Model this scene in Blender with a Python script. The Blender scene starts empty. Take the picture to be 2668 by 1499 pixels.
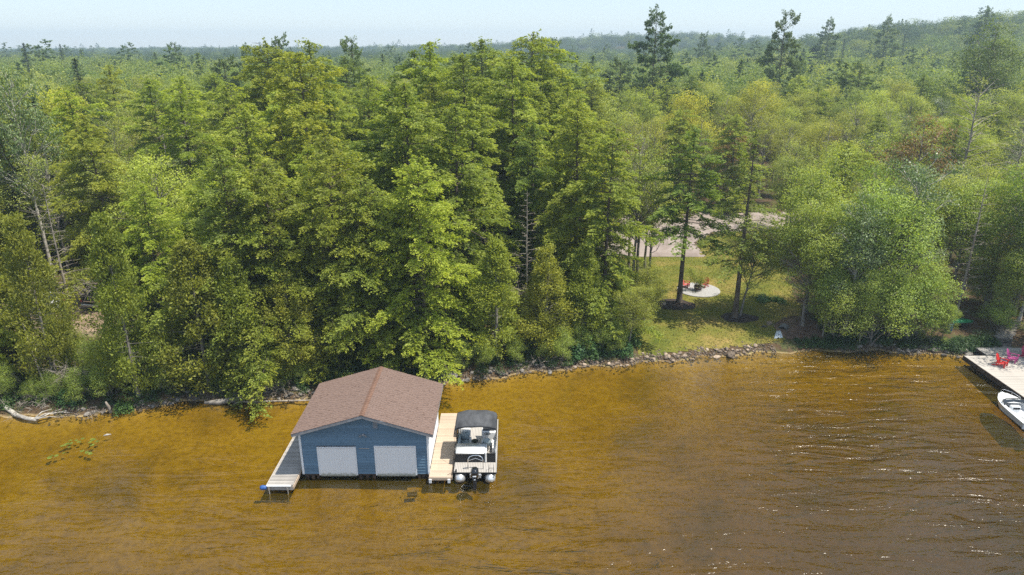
import bpy, bmesh, math, random
import numpy as np
from mathutils import Vector, Matrix

# ------------------------------------------------------------------ camera, sky, sun
SC = bpy.context.scene
COL = SC.collection
CAM_H = 24.2
PITCH = 19.63
cam_data = bpy.data.cameras.new('camera')
cam_data.lens = 24.0
cam_data.sensor_width = 36.0
cam_data.clip_start = 0.5
cam_data.clip_end = 6000.0
cam = bpy.data.objects.new('camera', cam_data)
cam.location = (0, 0, CAM_H)
cam.rotation_euler = (math.radians(90 - PITCH), 0, 0)
COL.objects.link(cam)
SC.camera = cam

SUN_EL, SUN_AZ = 65.0, -10.0            # azimuth measured from +X towards +Y
world = bpy.data.worlds.new('World')
SC.world = world
world.use_nodes = True
wn = world.node_tree.nodes
wl = world.node_tree.links
wn.clear()
sky = wn.new('ShaderNodeTexSky')
sky.sky_type = 'NISHITA'
sky.sun_disc = False
sky.sun_elevation = math.radians(SUN_EL)
sky.sun_rotation = math.radians(90 - SUN_AZ)
sky.air_density = 1.0
sky.dust_density = 0.1
sky.ozone_density = 3.0
bg = wn.new('ShaderNodeBackground')
bg.inputs['Strength'].default_value = 0.15
wo = wn.new('ShaderNodeOutputWorld')
tintn = wn.new('ShaderNodeMix'); tintn.data_type = 'RGBA'; tintn.blend_type = 'MIX'
tintn.inputs['Factor'].default_value = 0.8      # an even summer haze over the clear sky
tintn.inputs['B'].default_value = (1.50, 1.76, 2.08, 1)
wl.new(sky.outputs[0], tintn.inputs['A'])
wl.new(tintn.outputs['Result'], bg.inputs[0])
wl.new(bg.outputs[0], wo.inputs[0])

sun_data = bpy.data.lights.new('sun', 'SUN')
sun_data.energy = 3.0
sun_data.angle = math.radians(0.55)
sun_data.color = (1.0, 0.94, 0.82)
sun = bpy.data.objects.new('sun', sun_data)
el, az = math.radians(SUN_EL), math.radians(SUN_AZ)
sdir = Vector((math.cos(el) * math.cos(az), math.cos(el) * math.sin(az), math.sin(el)))
sun.rotation_euler = sdir.to_track_quat('Z', 'Y').to_euler()
sun.location = (60, -10, 90)
COL.objects.link(sun)

SC.view_settings.view_transform = 'Standard'
SC.view_settings.look = 'None'
SC.view_settings.gamma = 1.0
SC.view_settings.exposure = 1.3
SC.view_settings.use_curve_mapping = False
SC.cycles.max_bounces = 10
SC.cycles.diffuse_bounces = 6
SC.cycles.glossy_bounces = 3
SC.cycles.transmission_bounces = 6
SC.cycles.transparent_max_bounces = 12
SC.cycles.volume_bounces = 0
SC.cycles.sample_clamp_indirect = 6.0
SC.cycles.sample_clamp_direct = 2.0
SC.cycles.caustics_reflective = False
SC.cycles.caustics_refractive = False
SC.cycles.use_denoising = False
SC.cycles.denoiser = 'OPENIMAGEDENOISE'
SC.cycles.denoising_input_passes = 'RGB_ALBEDO_NORMAL'
SC.cycles.denoising_prefilter = 'ACCURATE'
SC.cycles.use_adaptive_sampling = True
SC.cycles.adaptive_threshold = 0.008

# ------------------------------------------------------------------ helpers
def tag(o, label=None, cat=None, group=None, kind=None):
    if label: o['label'] = label
    if cat: o['category'] = cat
    if group: o['group'] = group
    if kind: o['kind'] = kind
    return o

def link(o, parent=None):
    COL.objects.link(o)
    if parent is not None:
        o.parent = parent
    return o

def empty(name, loc=(0, 0, 0), rz=0.0):
    o = bpy.data.objects.new(name, None)
    o.empty_display_size = 0.3
    o.location = loc
    o.rotation_euler = (0, 0, rz)
    return link(o)

def np_mesh(name, verts, faces, mats=(), mat_idx=None, tint=None, smooth=False):
    """verts (n,3); faces (m,k) array with constant k"""
    me = bpy.data.meshes.new(name)
    verts = np.ascontiguousarray(verts, dtype=np.float32)
    faces = np.ascontiguousarray(faces, dtype=np.int32)
    m, k = faces.shape
    me.vertices.add(len(verts))
    me.vertices.foreach_set('co', verts.ravel())
    me.loops.add(m * k)
    me.loops.foreach_set('vertex_index', faces.ravel())
    me.polygons.add(m)
    me.polygons.foreach_set('loop_start', np.arange(0, m * k, k, dtype=np.int32))
    for mt in mats:
        me.materials.append(mt)
    if mat_idx is not None:
        me.polygons.foreach_set('material_index', np.asarray(mat_idx, dtype=np.int32))
    if smooth:
        me.polygons.foreach_set('use_smooth', np.ones(m, dtype=bool))
    me.update(calc_edges=True)
    if tint is not None:
        a = me.attributes.new('tint', 'FLOAT', 'FACE')
        a.data.foreach_set('value', np.asarray(tint, dtype=np.float32))
    return me

def mobj(name, me, parent=None, loc=None, rot=None):
    o = bpy.data.objects.new(name, me)
    if loc is not None: o.location = loc
    if rot is not None: o.rotation_euler = rot
    return link(o, parent)

class MB:
    """collects boxes, bars, tubes and prisms into one mesh"""
    def __init__(self):
        self.v, self.f = [], []
    def add(self, vs, fs):
        n = len(self.v)
        self.v += [tuple(p) for p in vs]
        self.f += [tuple(i + n for i in f) for f in fs]
        return self
    def box(self, x0, x1, y0, y1, z0, z1):
        vs = [(x0, y0, z0), (x1, y0, z0), (x1, y1, z0), (x0, y1, z0), (x0, y0, z1), (x1, y0, z1), (x1, y1, z1), (x0, y1, z1)]
        return self.add(vs, [(3, 2, 1, 0), (4, 5, 6, 7), (0, 1, 5, 4), (1, 2, 6, 5), (2, 3, 7, 6), (3, 0, 4, 7)])
    def hexa(self, vs):
        return self.add(vs, [(3, 2, 1, 0), (4, 5, 6, 7), (0, 1, 5, 4), (1, 2, 6, 5), (2, 3, 7, 6), (3, 0, 4, 7)])
    def tube(self, pts, rad, n=6, cap=True):
        pts = [Vector(p) for p in pts]
        if not hasattr(rad, '__len__'): rad = [rad] * len(pts)
        rings = []
        up = Vector((0, 0, 1))
        prev = None
        for i, p in enumerate(pts):
            d = (pts[min(i + 1, len(pts) - 1)] - pts[max(i - 1, 0)])
            if d.length < 1e-6: d = Vector((0, 0, 1))
            d.normalize()
            if prev is None:
                a = d.cross(up) if abs(d.z) < 0.95 else d.cross(Vector((1, 0, 0)))
            else:
                a = prev - d * prev.dot(d)
                if a.length < 1e-5: a = d.cross(up)
            a.normalize(); prev = a
            b = d.cross(a)
            rings.append([p + (a * math.cos(2 * math.pi * k / n) + b * math.sin(2 * math.pi * k / n)) * rad[i] for k in range(n)])
        vs = [q for r in rings for q in r]
        fs = []
        for i in range(len(pts) - 1):
            for k in range(n):
                k2 = (k + 1) % n
                fs.append((i * n + k, i * n + k2, (i + 1) * n + k2, (i + 1) * n + k))
        if cap:
            fs.append(tuple(reversed(range(n))))
            fs.append(tuple((len(pts) - 1) * n + k for k in range(n)))
        return self.add(vs, fs)
    def prism(self, poly, z0, z1):
        n = len(poly)
        vs = [(x, y, z0) for x, y in poly] + [(x, y, z1) for x, y in poly]
        fs = [tuple(reversed(range(n))), tuple(range(n, 2 * n))]
        fs += [(i, (i + 1) % n, n + (i + 1) % n, n + i) for i in range(n)]
        return self.add(vs, fs)
    def grid(self, fn, nu, nv):
        vs = [fn(u / nu, v / nv) for v in range(nv + 1) for u in range(nu + 1)]
        fs = [(v * (nu + 1) + u, v * (nu + 1) + u + 1, (v + 1) * (nu + 1) + u + 1, (v + 1) * (nu + 1) + u) for v in range(nv) for u in range(nu)]
        return self.add(vs, fs)
    def mesh(self, name, mat, bevel=0.0, smooth=False, seg=1):
        me = bpy.data.meshes.new(name)
        me.from_pydata(self.v, [], self.f)
        if bevel > 0:
            bm = bmesh.new(); bm.from_mesh(me)
            bmesh.ops.bevel(bm, geom=bm.edges[:], offset=bevel, segments=seg, affect='EDGES', clamp_overlap=True)
            bm.to_mesh(me); bm.free()
        if mat is not None:
            for mm in (mat if isinstance(mat, (list, tuple)) else [mat]):
                me.materials.append(mm)
        if smooth:
            me.polygons.foreach_set('use_smooth', np.ones(len(me.polygons), dtype=bool))
        me.update()
        return me
    def build(self, name, mat, parent=None, bevel=0.0, smooth=False, loc=None, rot=None, seg=1):
        return mobj(name, self.mesh(name, mat, bevel, smooth, seg), parent, loc, rot)

def copy_tree(o, parent=None):
    c = o.copy()
    COL.objects.link(c)
    c.parent = parent
    for ch in list(o.children):
        copy_tree(ch, c)
    return c

# ------------------------------------------------------------------ materials
def new_mat(name):
    m = bpy.data.materials.new(name)
    m.use_nodes = True
    nt = m.node_tree
    nt.nodes.clear()
    out = nt.nodes.new('ShaderNodeOutputMaterial')
    return m, nt, out

def N(nt, typ, **kw):
    n = nt.nodes.new(typ)
    for k, v in kw.items():
        if k in ('ins',):
            for kk, vv in v.items(): n.inputs[kk].default_value = vv
        else:
            setattr(n, k, v)
    return n

def ramp(nt, stops):
    r = nt.nodes.new('ShaderNodeValToRGB')
    el = r.color_ramp.elements
    while len(el) < len(stops): el.new(0.5)
    for e, (p, c) in zip(el, stops):
        e.position = p
        e.color = (c[0], c[1], c[2], 1)
    return r

def noisy(name, c1, c2, scale=4.0, rough=0.8, bump=0.0, bscale=None, detail=5.0, metallic=0.0, stretch=(1, 1, 1), c3=None, spec=0.3, coat=0.0, space='Object', per_obj=0.0, lo=0.35, hi=0.65):
    m, nt, out = new_mat(name)
    b = N(nt, 'ShaderNodeBsdfPrincipled')
    tc = N(nt, 'ShaderNodeTexCoord')
    mp = N(nt, 'ShaderNodeMapping')
    mp.inputs['Scale'].default_value = stretch
    nt.links.new(tc.outputs[space], mp.inputs[0])
    no = N(nt, 'ShaderNodeTexNoise', ins={'Scale': scale, 'Detail': detail, 'Roughness': 0.62})
    nt.links.new(mp.outputs[0], no.inputs['Vector'])
    st = [(lo, c1), (hi, c2)]
    if c3: st = [(lo, c1), (0.5, c2), (hi, c3)]
    r = ramp(nt, st)
    nt.links.new(no.outputs[0], r.inputs[0])
    col = r.outputs[0]
    if per_obj > 0:
        oi = N(nt, 'ShaderNodeObjectInfo')
        mr = N(nt, 'ShaderNodeMapRange', ins={'To Min': 1 - per_obj, 'To Max': 1 + per_obj})
        nt.links.new(oi.outputs['Random'], mr.inputs[0])
        mx = N(nt, 'ShaderNodeVectorMath', operation='SCALE')
        nt.links.new(col, mx.inputs[0])
        nt.links.new(mr.outputs[0], mx.inputs['Scale'])
        col = mx.outputs[0]
    nt.links.new(col, b.inputs['Base Color'])
    b.inputs['Roughness'].default_value = rough
    b.inputs['Metallic'].default_value = metallic
    b.inputs['Specular IOR Level'].default_value = spec
    b.inputs['Coat Weight'].default_value = coat
    if bump > 0:
        n2 = N(nt, 'ShaderNodeTexNoise', ins={'Scale': bscale or scale * 3, 'Detail': 4.0})
        nt.links.new(mp.outputs[0], n2.inputs['Vector'])
        bp = N(nt, 'ShaderNodeBump', ins={'Strength': 0.6, 'Distance': bump})
        nt.links.new(n2.outputs[0], bp.inputs['Height'])
        nt.links.new(bp.outputs[0], b.inputs['Normal'])
    nt.links.new(b.outputs[0], out.inputs[0])
    return m

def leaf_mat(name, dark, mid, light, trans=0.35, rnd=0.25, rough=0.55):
    """tint attribute 0..1 runs from dark to light, on branching conifers from old inner leaves to new outer growth"""
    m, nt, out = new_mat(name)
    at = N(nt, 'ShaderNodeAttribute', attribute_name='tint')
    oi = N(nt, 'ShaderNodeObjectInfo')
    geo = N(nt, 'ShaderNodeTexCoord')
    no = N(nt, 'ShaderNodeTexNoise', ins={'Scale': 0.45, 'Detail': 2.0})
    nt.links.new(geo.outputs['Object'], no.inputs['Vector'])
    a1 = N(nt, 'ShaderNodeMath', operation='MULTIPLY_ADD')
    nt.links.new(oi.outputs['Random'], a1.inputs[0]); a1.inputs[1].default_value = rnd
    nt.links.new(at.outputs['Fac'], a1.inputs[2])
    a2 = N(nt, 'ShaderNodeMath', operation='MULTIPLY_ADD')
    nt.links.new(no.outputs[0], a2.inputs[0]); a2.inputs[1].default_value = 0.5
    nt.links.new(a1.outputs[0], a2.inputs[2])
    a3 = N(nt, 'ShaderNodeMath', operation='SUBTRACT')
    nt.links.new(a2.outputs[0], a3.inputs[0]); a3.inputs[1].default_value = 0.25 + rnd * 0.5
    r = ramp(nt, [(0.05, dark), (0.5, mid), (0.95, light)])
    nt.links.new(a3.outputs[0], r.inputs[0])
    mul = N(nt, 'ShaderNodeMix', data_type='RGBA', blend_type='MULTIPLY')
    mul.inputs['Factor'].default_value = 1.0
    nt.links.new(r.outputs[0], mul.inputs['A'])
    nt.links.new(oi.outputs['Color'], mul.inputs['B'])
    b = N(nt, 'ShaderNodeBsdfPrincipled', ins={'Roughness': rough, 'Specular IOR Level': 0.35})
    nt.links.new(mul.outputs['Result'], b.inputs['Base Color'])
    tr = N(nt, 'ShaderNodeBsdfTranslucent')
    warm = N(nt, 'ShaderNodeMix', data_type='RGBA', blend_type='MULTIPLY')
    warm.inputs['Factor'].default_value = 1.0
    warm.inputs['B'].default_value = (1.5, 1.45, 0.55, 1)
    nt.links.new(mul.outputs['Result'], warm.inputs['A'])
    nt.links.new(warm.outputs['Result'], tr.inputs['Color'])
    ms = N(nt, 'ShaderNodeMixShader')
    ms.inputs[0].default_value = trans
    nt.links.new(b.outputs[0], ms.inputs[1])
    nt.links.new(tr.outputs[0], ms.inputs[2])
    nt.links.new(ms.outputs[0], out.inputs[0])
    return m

M = {}
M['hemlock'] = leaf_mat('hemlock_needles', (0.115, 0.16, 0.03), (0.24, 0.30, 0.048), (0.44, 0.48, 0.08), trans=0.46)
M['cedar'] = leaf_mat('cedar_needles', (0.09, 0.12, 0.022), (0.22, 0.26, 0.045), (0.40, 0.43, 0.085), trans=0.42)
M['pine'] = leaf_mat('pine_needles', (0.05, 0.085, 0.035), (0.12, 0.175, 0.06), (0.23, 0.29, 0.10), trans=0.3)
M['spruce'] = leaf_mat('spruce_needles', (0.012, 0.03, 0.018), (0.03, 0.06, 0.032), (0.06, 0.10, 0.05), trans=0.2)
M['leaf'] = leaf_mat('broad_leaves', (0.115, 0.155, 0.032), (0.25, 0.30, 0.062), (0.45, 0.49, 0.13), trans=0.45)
M['pale'] = leaf_mat('pale_leaves', (0.05, 0.08, 0.035), (0.13, 0.18, 0.07), (0.34, 0.38, 0.22), trans=0.35, rough=0.4)
M['rust'] = leaf_mat('rusty_leaves', (0.06, 0.05, 0.015), (0.17, 0.11, 0.035), (0.32, 0.20, 0.08), trans=0.35)
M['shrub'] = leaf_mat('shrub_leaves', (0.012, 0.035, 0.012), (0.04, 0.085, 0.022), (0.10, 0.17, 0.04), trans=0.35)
M['bark'] = noisy('bark', (0.05, 0.038, 0.028), (0.17, 0.135, 0.105), 3.0, 0.95, 0.03, 12, stretch=(1, 1, 0.25))
M['grey_bark'] = noisy('grey_bark', (0.13, 0.115, 0.10), (0.30, 0.275, 0.245), 3.0, 0.95, 0.02, 12, stretch=(1, 1, 0.3))
M['pale_bark'] = noisy('pale_bark', (0.22, 0.20, 0.18), (0.62, 0.58, 0.52), 3.0, 0.85, 0.01, 10, stretch=(1, 1, 2.0))
M['dead_wood'] = noisy('dead_wood', (0.16, 0.135, 0.11), (0.42, 0.37, 0.32), 3.0, 0.95, 0.01, 10, stretch=(1, 1, 0.3))
M['rock'] = noisy('rock', (0.06, 0.055, 0.05), (0.21, 0.19, 0.17), 2.2, 0.95, 0.03, 9, per_obj=0.5, c3=(0.13, 0.115, 0.10))
M['warm_rock'] = noisy('warm_rock', (0.09, 0.068, 0.052), (0.32, 0.25, 0.19), 2.2, 0.95, 0.03, 9, per_obj=0.55, c3=(0.19, 0.145, 0.11))

# ------------------------------------------------------------------ terrain
SHX = np.array([-400, -120, -60, -35.5, -32.5, -27.5, -24.3, -20.2, -15.1, -13.3, -5.0, -1.0, 3.6, 8.2, 11.3, 16.3, 21.3, 26.2, 31, 35.2, 38.6, 42.5, 45.5, 50, 60, 150, 500.0])
SHY = np.array([20, 34, 40, 41.6, 41.3, 41.9, 43.3, 43.5, 43.9, 44.4, 46.2, 47.3, 48.6, 49.3, 49.8, 50.9, 51.7, 52.0, 52.0, 51.2, 51.0, 50.8, 48.3, 45, 42.5, 39, 34.0])

def shore_y(x):
    x = np.asarray(x, dtype=float)
    return np.interp(x, SHX, SHY) + 0.25 * np.sin(x * 1.3) + 0.12 * np.sin(x * 3.7 + 1)

def sm(a, b, t):
    t = np.clip((t - a) / (b - a), 0, 1)
    return t * t * (3 - 2 * t)

def ground_z(x, y):
    x = np.asarray(x, dtype=float); y = np.asarray(y, dtype=float)
    s = y - shore_y(x)
    land = 0.75 * (1 - np.exp(-np.maximum(s, 0) / 1.1)) + 0.009 * np.clip(s, 0, 120)
    # left bank climbs to the car park level, lawn stays low
    land += 0.6 * sm(3, 14, s) * (1 - sm(6, 12, x))
    hill = 27 * np.exp(-(((x - 345) / 170) ** 2 + ((y - 470) / 150) ** 2))
    hill += 21 * np.exp(-(((x - 200) / 210) ** 2 + ((y - 900) / 140) ** 2))
    hill += 4.5 * np.exp(-(((x + 60) / 500) ** 2 + ((y - 1050) / 160) ** 2))
    rough = 0.12 * np.sin(x * 0.35 + 1.3) * np.sin(y * 0.31) + 0.8 * np.sin(x * 0.02 + 2) * np.sin(y * 0.017) * sm(110, 260, y)
    land = land + hill + rough * sm(2, 8, s) * (1 - sm(8, 10, x) * (1 - sm(42, 46, x)) * (1 - sm(95, 99, y)))
    bed = -0.30 * (1 - np.exp(np.minimum(s, 0) / 0.5)) + (0.030 + 0.055 * sm(-2, 20, x)) * np.maximum(s, -60)
    bed = np.maximum(np.where(s < 0, bed, 0), -2.9)
    return np.where(s >= 0, land, bed)

def gz(x, y):
    return float(ground_z(x, y))

def axis(lo, hi, c0, c1, step, grow=1.12):
    a = list(np.arange(c0, c1 + step / 2, step))
    s = step
    while a[-1] < hi:
        s *= grow; a.append(a[-1] + s)
    s = step
    while a[0] > lo:
        s *= grow; a.insert(0, a[0] - s)
    return np.array(a)

def sheet(name, xs, ys, zf, mat):
    X, Y = np.meshgrid(xs, ys)
    Z = zf(X, Y)
    v = np.stack([X.ravel(), Y.ravel(), Z.ravel()], 1)
    nx, ny = len(xs), len(ys)
    i = np.arange((nx - 1) * (ny - 1)); r = i // (nx - 1); c = i % (nx - 1)
    f = np.stack([r * nx + c, r * nx + c + 1, (r + 1) * nx + c + 1, (r + 1) * nx + c], 1)
    return v, f

# forest floor and lake bed
def ground_material():
    m, nt, out = new_mat('forest_floor')
    b = N(nt, 'ShaderNodeBsdfPrincipled', ins={'Roughness': 0.95, 'Specular IOR Level': 0.1})
    geo = N(nt, 'ShaderNodeNewGeometry')
    n1 = N(nt, 'ShaderNodeTexNoise', ins={'Scale': 0.5, 'Detail': 8.0, 'Roughness': 0.7})
    nt.links.new(geo.outputs['Position'], n1.inputs['Vector'])
    land = ramp(nt, [(0.3, (0.035, 0.028, 0.018)), (0.48, (0.10, 0.065, 0.038)), (0.6, (0.07, 0.085, 0.03)), (0.72, (0.20, 0.13, 0.075))])
    nt.links.new(n1.outputs[0], land.inputs[0])
    # lake bed: sand with leaf litter and weed patches
    n2 = N(nt, 'ShaderNodeTexNoise', ins={'Scale': 0.16, 'Detail': 7.0, 'Roughness': 0.62, 'Distortion': 0.4})
    nt.links.new(geo.outputs['Position'], n2.inputs['Vector'])
    bed = ramp(nt, [(0.32, (0.30, 0.22, 0.10)), (0.45, (0.52, 0.38, 0.18)), (0.56, (0.62, 0.47, 0.24)), (0.7, (0.70, 0.54, 0.30))])
    nt.links.new(n2.outputs[0], bed.inputs[0])
    n3 = N(nt, 'ShaderNodeTexNoise', ins={'Scale': 2.6, 'Detail': 5.0, 'Roughness': 0.7})
    nt.links.new(geo.outputs['Position'], n3.inputs['Vector'])
    r3 = ramp(nt, [(0.36, (0.55, 0.5, 0.42)), (0.55, (1, 1, 1))])
    nt.links.new(n3.outputs[0], r3.inputs[0])
    mx = N(nt, 'ShaderNodeMix', data_type='RGBA', blend_type='MULTIPLY')
    mx.inputs['Factor'].default_value = 0.8
    nt.links.new(bed.outputs[0], mx.inputs['A']); nt.links.new(r3.outputs[0], mx.inputs['B'])
    sx = N(nt, 'ShaderNodeSeparateXYZ')
    nt.links.new(geo.outputs['Position'], sx.inputs[0])
    mr = N(nt, 'ShaderNodeMapRange', ins={'From Min': -0.08, 'From Max': 0.1})
    nt.links.new(sx.outputs['Z'], mr.inputs[0])
    m2 = N(nt, 'ShaderNodeMix', data_type='RGBA')
    nt.links.new(mr.outputs[0], m2.inputs['Factor'])
    nt.links.new(mx.outputs['Result'], m2.inputs['A']); nt.links.new(land.outputs[0], m2.inputs['B'])
    nt.links.new(m2.outputs['Result'], b.inputs['Base Color'])
    bp = N(nt, 'ShaderNodeBump', ins={'Strength': 0.7, 'Distance': 0.12})
    nt.links.new(n3.outputs[0], bp.inputs['Height'])
    nt.links.new(bp.outputs[0], b.inputs['Normal'])
    nt.links.new(b.outputs[0], out.inputs[0])
    return m

xs = axis(-1500, 1700, -55, 55, 0.55)
ys = axis(-160, 1900, 36, 100, 0.45)
v, f = sheet('ground', xs, ys, ground_z, None)
g = mobj('ground', np_mesh('ground', v, f, [ground_material()], smooth=True))
tag(g, 'forest floor of brown needles and leaf litter under the trees and the sandy lake bed', kind='structure')

# lake water: clear brown water over sand, a real body with absorption
def water_material():
    m, nt, out = new_mat('lake_water')
    geo = N(nt, 'ShaderNodeNewGeometry')
    mp = N(nt, 'ShaderNodeMapping')
    mp.inputs['Rotation'].default_value = (0, 0, math.radians(6))
    mp.inputs['Scale'].default_value = (0.32, 1.25, 1.0)
    nt.links.new(geo.outputs['Position'], mp.inputs[0])
    n1 = N(nt, 'ShaderNodeTexNoise', ins={'Scale': 0.75, 'Detail': 4.0, 'Roughness': 0.55, 'Distortion': 0.7})
    nt.links.new(mp.outputs[0], n1.inputs['Vector'])
    mp2 = N(nt, 'ShaderNodeMapping')
    mp2.inputs['Rotation'].default_value = (0, 0, math.radians(-14))
    mp2.inputs['Scale'].default_value = (0.6, 1.4, 1.0)
    nt.links.new(geo.outputs['Position'], mp2.inputs[0])
    n2 = N(nt, 'ShaderNodeTexNoise', ins={'Scale': 2.6, 'Detail': 3.0, 'Roughness': 0.6, 'Distortion': 0.4})
    nt.links.new(mp2.outputs[0], n2.inputs['Vector'])
    # wind strength: calmer on the left and near the bank
    n3 = N(nt, 'ShaderNodeTexNoise', ins={'Scale': 0.06, 'Detail': 3.0, 'Roughness': 0.5})
    nt.links.new(geo.outputs['Position'], n3.inputs['Vector'])
    sx = N(nt, 'ShaderNodeSeparateXYZ')
    nt.links.new(geo.outputs['Position'], sx.inputs[0])
    gx = N(nt, 'ShaderNodeMapRange', ins={'From Min': -25.0, 'From Max': 25.0, 'To Min': 0.62, 'To Max': 1.0})
    nt.links.new(sx.outputs['X'], gx.inputs[0])
    gy = N(nt, 'ShaderNodeMapRange', ins={'From Min': 20.0, 'From Max': 44.0, 'To Min': 1.0, 'To Max': 0.25})
    nt.links.new(sx.outputs['Y'], gy.inputs[0])
    cove = N(nt, 'ShaderNodeMapRange', ins={'From Min': 6.0, 'From Max': 18.0, 'To Min': 0.0, 'To Max': 0.6})
    nt.links.new(sx.outputs['X'], cove.inputs[0])
    gy2 = N(nt, 'ShaderNodeMath', operation='MAXIMUM')
    nt.links.new(gy.outputs[0], gy2.inputs[0]); nt.links.new(cove.outputs[0], gy2.inputs[1])
    gy = gy2
    gxy = N(nt, 'ShaderNodeMath', operation='MULTIPLY')
    nt.links.new(gx.outputs[0], gxy.inputs[0]); nt.links.new(gy.outputs[0], gxy.inputs[1])
    g3 = N(nt, 'ShaderNodeMapRange', ins={'From Min': 0.35, 'From Max': 0.65, 'To Min': 0.5, 'To Max': 1.4})
    nt.links.new(n3.outputs[0], g3.inputs[0])
    gw = N(nt, 'ShaderNodeMath', operation='MULTIPLY')
    nt.links.new(gxy.outputs[0], gw.inputs[0]); nt.links.new(g3.outputs[0], gw.inputs[1])
    b1 = N(nt, 'ShaderNodeBump', ins={'Distance': 0.58})
    nt.links.new(gw.outputs[0], b1.inputs['Strength'])
    nt.links.new(n1.outputs[0], b1.inputs['Height'])
    b2 = N(nt, 'ShaderNodeBump', ins={'Distance': 0.05, 'Strength': 0.8})
    nt.links.new(n2.outputs[0], b2.inputs['Height'])
    nt.links.new(b1.outputs[0], b2.inputs['Normal'])
    fr = N(nt, 'ShaderNodeFresnel', ins={'IOR': 1.72})
    nt.links.new(b2.outputs[0], fr.inputs['Normal'])
    tr = N(nt, 'ShaderNodeBsdfTransparent', ins={'Color': (0.98, 0.9, 0.72, 1)})
    gl = N(nt, 'ShaderNodeBsdfGlossy', ins={'Roughness': 0.08})
    nt.links.new(b2.outputs[0], gl.inputs['Normal'])
    # suspended silt: a faint cloudy share of scattered light
    df = N(nt, 'ShaderNodeBsdfDiffuse', ins={'Color': (0.085, 0.060, 0.004, 1)})
    nt.links.new(b2.outputs[0], df.inputs['Normal'])
    m0 = N(nt, 'ShaderNodeMixShader', ins={0: 0.3})
    nt.links.new(tr.outputs[0], m0.inputs[1]); nt.links.new(df.outputs[0], m0.inputs[2])
    m1 = N(nt, 'ShaderNodeMixShader')
    nt.links.new(fr.outputs[0], m1.inputs[0])
    nt.links.new(m0.outputs[0], m1.inputs[1]); nt.links.new(gl.outputs[0], m1.inputs[2])
    nt.links.new(m1.outputs[0], out.inputs['Surface'])
    va = N(nt, 'ShaderNodeVolumeAbsorption', ins={'Color': (0.825, 0.78, 0.0, 1), 'Density': 2.0})
    nt.links.new(va.outputs[0], out.inputs['Volume'])
    return m

mb = MB().box(-900, 900, -140, 75, -3.6, 0.0)
w = mb.build('water', water_material())
tag(w, 'shallow golden brown lake water with small wind ripples', kind='structure')

def in_poly(x, y, poly):
    x = np.asarray(x); y = np.asarray(y)
    c = np.zeros(x.shape, bool)
    n = len(poly)
    for i in range(n):
        x1, y1 = poly[i]; x2, y2 = poly[(i + 1) % n]
        cond = ((y1 > y) != (y2 > y)) & (x < (x2 - x1) * (y - y1) / (y2 - y1 + 1e-12) + x1)
        c ^= cond
    return c

def patch(name, poly, step, dz, mat, jitter=0.0):
    px = [p[0] for p in poly]; py = [p[1] for p in poly]
    xs = np.arange(min(px), max(px) + step, step); ys = np.arange(min(py), max(py) + step, step)
    v, f = sheet(name, xs, ys, lambda X, Y: ground_z(X, Y) + dz, None)
    c = v[f].mean(1)
    wob = (0.30 * np.sin(c[:, 1] * 1.7) * np.sin(c[:, 0] * 1.3 + 2) + 0.15 * np.sin(c[:, 1] * 5.1) * np.sin(c[:, 0] * 4.3)) * jitter
    keep = in_poly(c[:, 0] + wob, c[:, 1] + wob, poly)
    f = f[keep]
    used = np.unique(f)
    remap = np.zeros(len(v), int); remap[used] = np.arange(len(used))
    return np_mesh(name, v[used], remap[f], [mat], smooth=True)

def lawn_material():
    m, nt, out = new_mat('lawn_grass')
    b = N(nt, 'ShaderNodeBsdfPrincipled', ins={'Roughness': 0.95, 'Specular IOR Level': 0.1})
    geo = N(nt, 'ShaderNodeNewGeometry')
    n1 = N(nt, 'ShaderNodeTexNoise', ins={'Scale': 0.28, 'Detail': 7.0, 'Roughness': 0.65})
    nt.links.new(geo.outputs['Position'], n1.inputs['Vector'])
    n2 = N(nt, 'ShaderNodeTexNoise', ins={'Scale': 5.0, 'Detail': 5.0, 'Roughness': 0.75})
    nt.links.new(geo.outputs['Position'], n2.inputs['Vector'])
    r = ramp(nt, [(0.30, (0.075, 0.10, 0.018)), (0.47, (0.14, 0.145, 0.028)), (0.60, (0.21, 0.175, 0.05)), (0.72, (0.31, 0.22, 0.09))])
    nt.links.new(n1.outputs[0], r.inputs[0])
    # drier worn grass by the bank and between the beds
    sx = N(nt, 'ShaderNodeSeparateXYZ'); nt.links.new(geo.outputs['Position'], sx.inputs[0])
    r2 = ramp(nt, [(0.3, (0.62, 0.6, 0.55)), (0.7, (1.3, 1.3, 1.2))])
    nt.links.new(n2.outputs[0], r2.inputs[0])
    mx = N(nt, 'ShaderNodeMix', data_type='RGBA', blend_type='MULTIPLY'); mx.inputs['Factor'].default_value = 1
    nt.links.new(r.outputs[0], mx.inputs['A']); nt.links.new(r2.outputs[0], mx.inputs['B'])
    nt.links.new(mx.outputs['Result'], b.inputs['Base Color'])
    bp = N(nt, 'ShaderNodeBump', ins={'Strength': 0.8, 'Distance': 0.08})
    nt.links.new(n2.outputs[0], bp.inputs['Height']); nt.links.new(bp.outputs[0], b.inputs['Normal'])
    nt.links.new(b.outputs[0], out.inputs[0])
    return m
LAWN = [(10.2, 50.6), (12, 50.5), (16.5, 51.6), (20.5, 52.3), (23, 52.8), (24.5, 55.0), (26.5, 57), (27.5, 62), (29.5, 70), (31, 78), (32, 86), (30, 86.5), (23.5, 84), (22.0, 76), (9, 76), (8.5, 66), (9.6, 58)]
M['lawn'] = lawn_material()
tag(mobj('lawn', patch('lawn', LAWN, 0.3, 0.03, M['lawn'], 1.0)), 'sunlit lawn of dry yellow-green grass between the trees', kind='structure')
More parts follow.
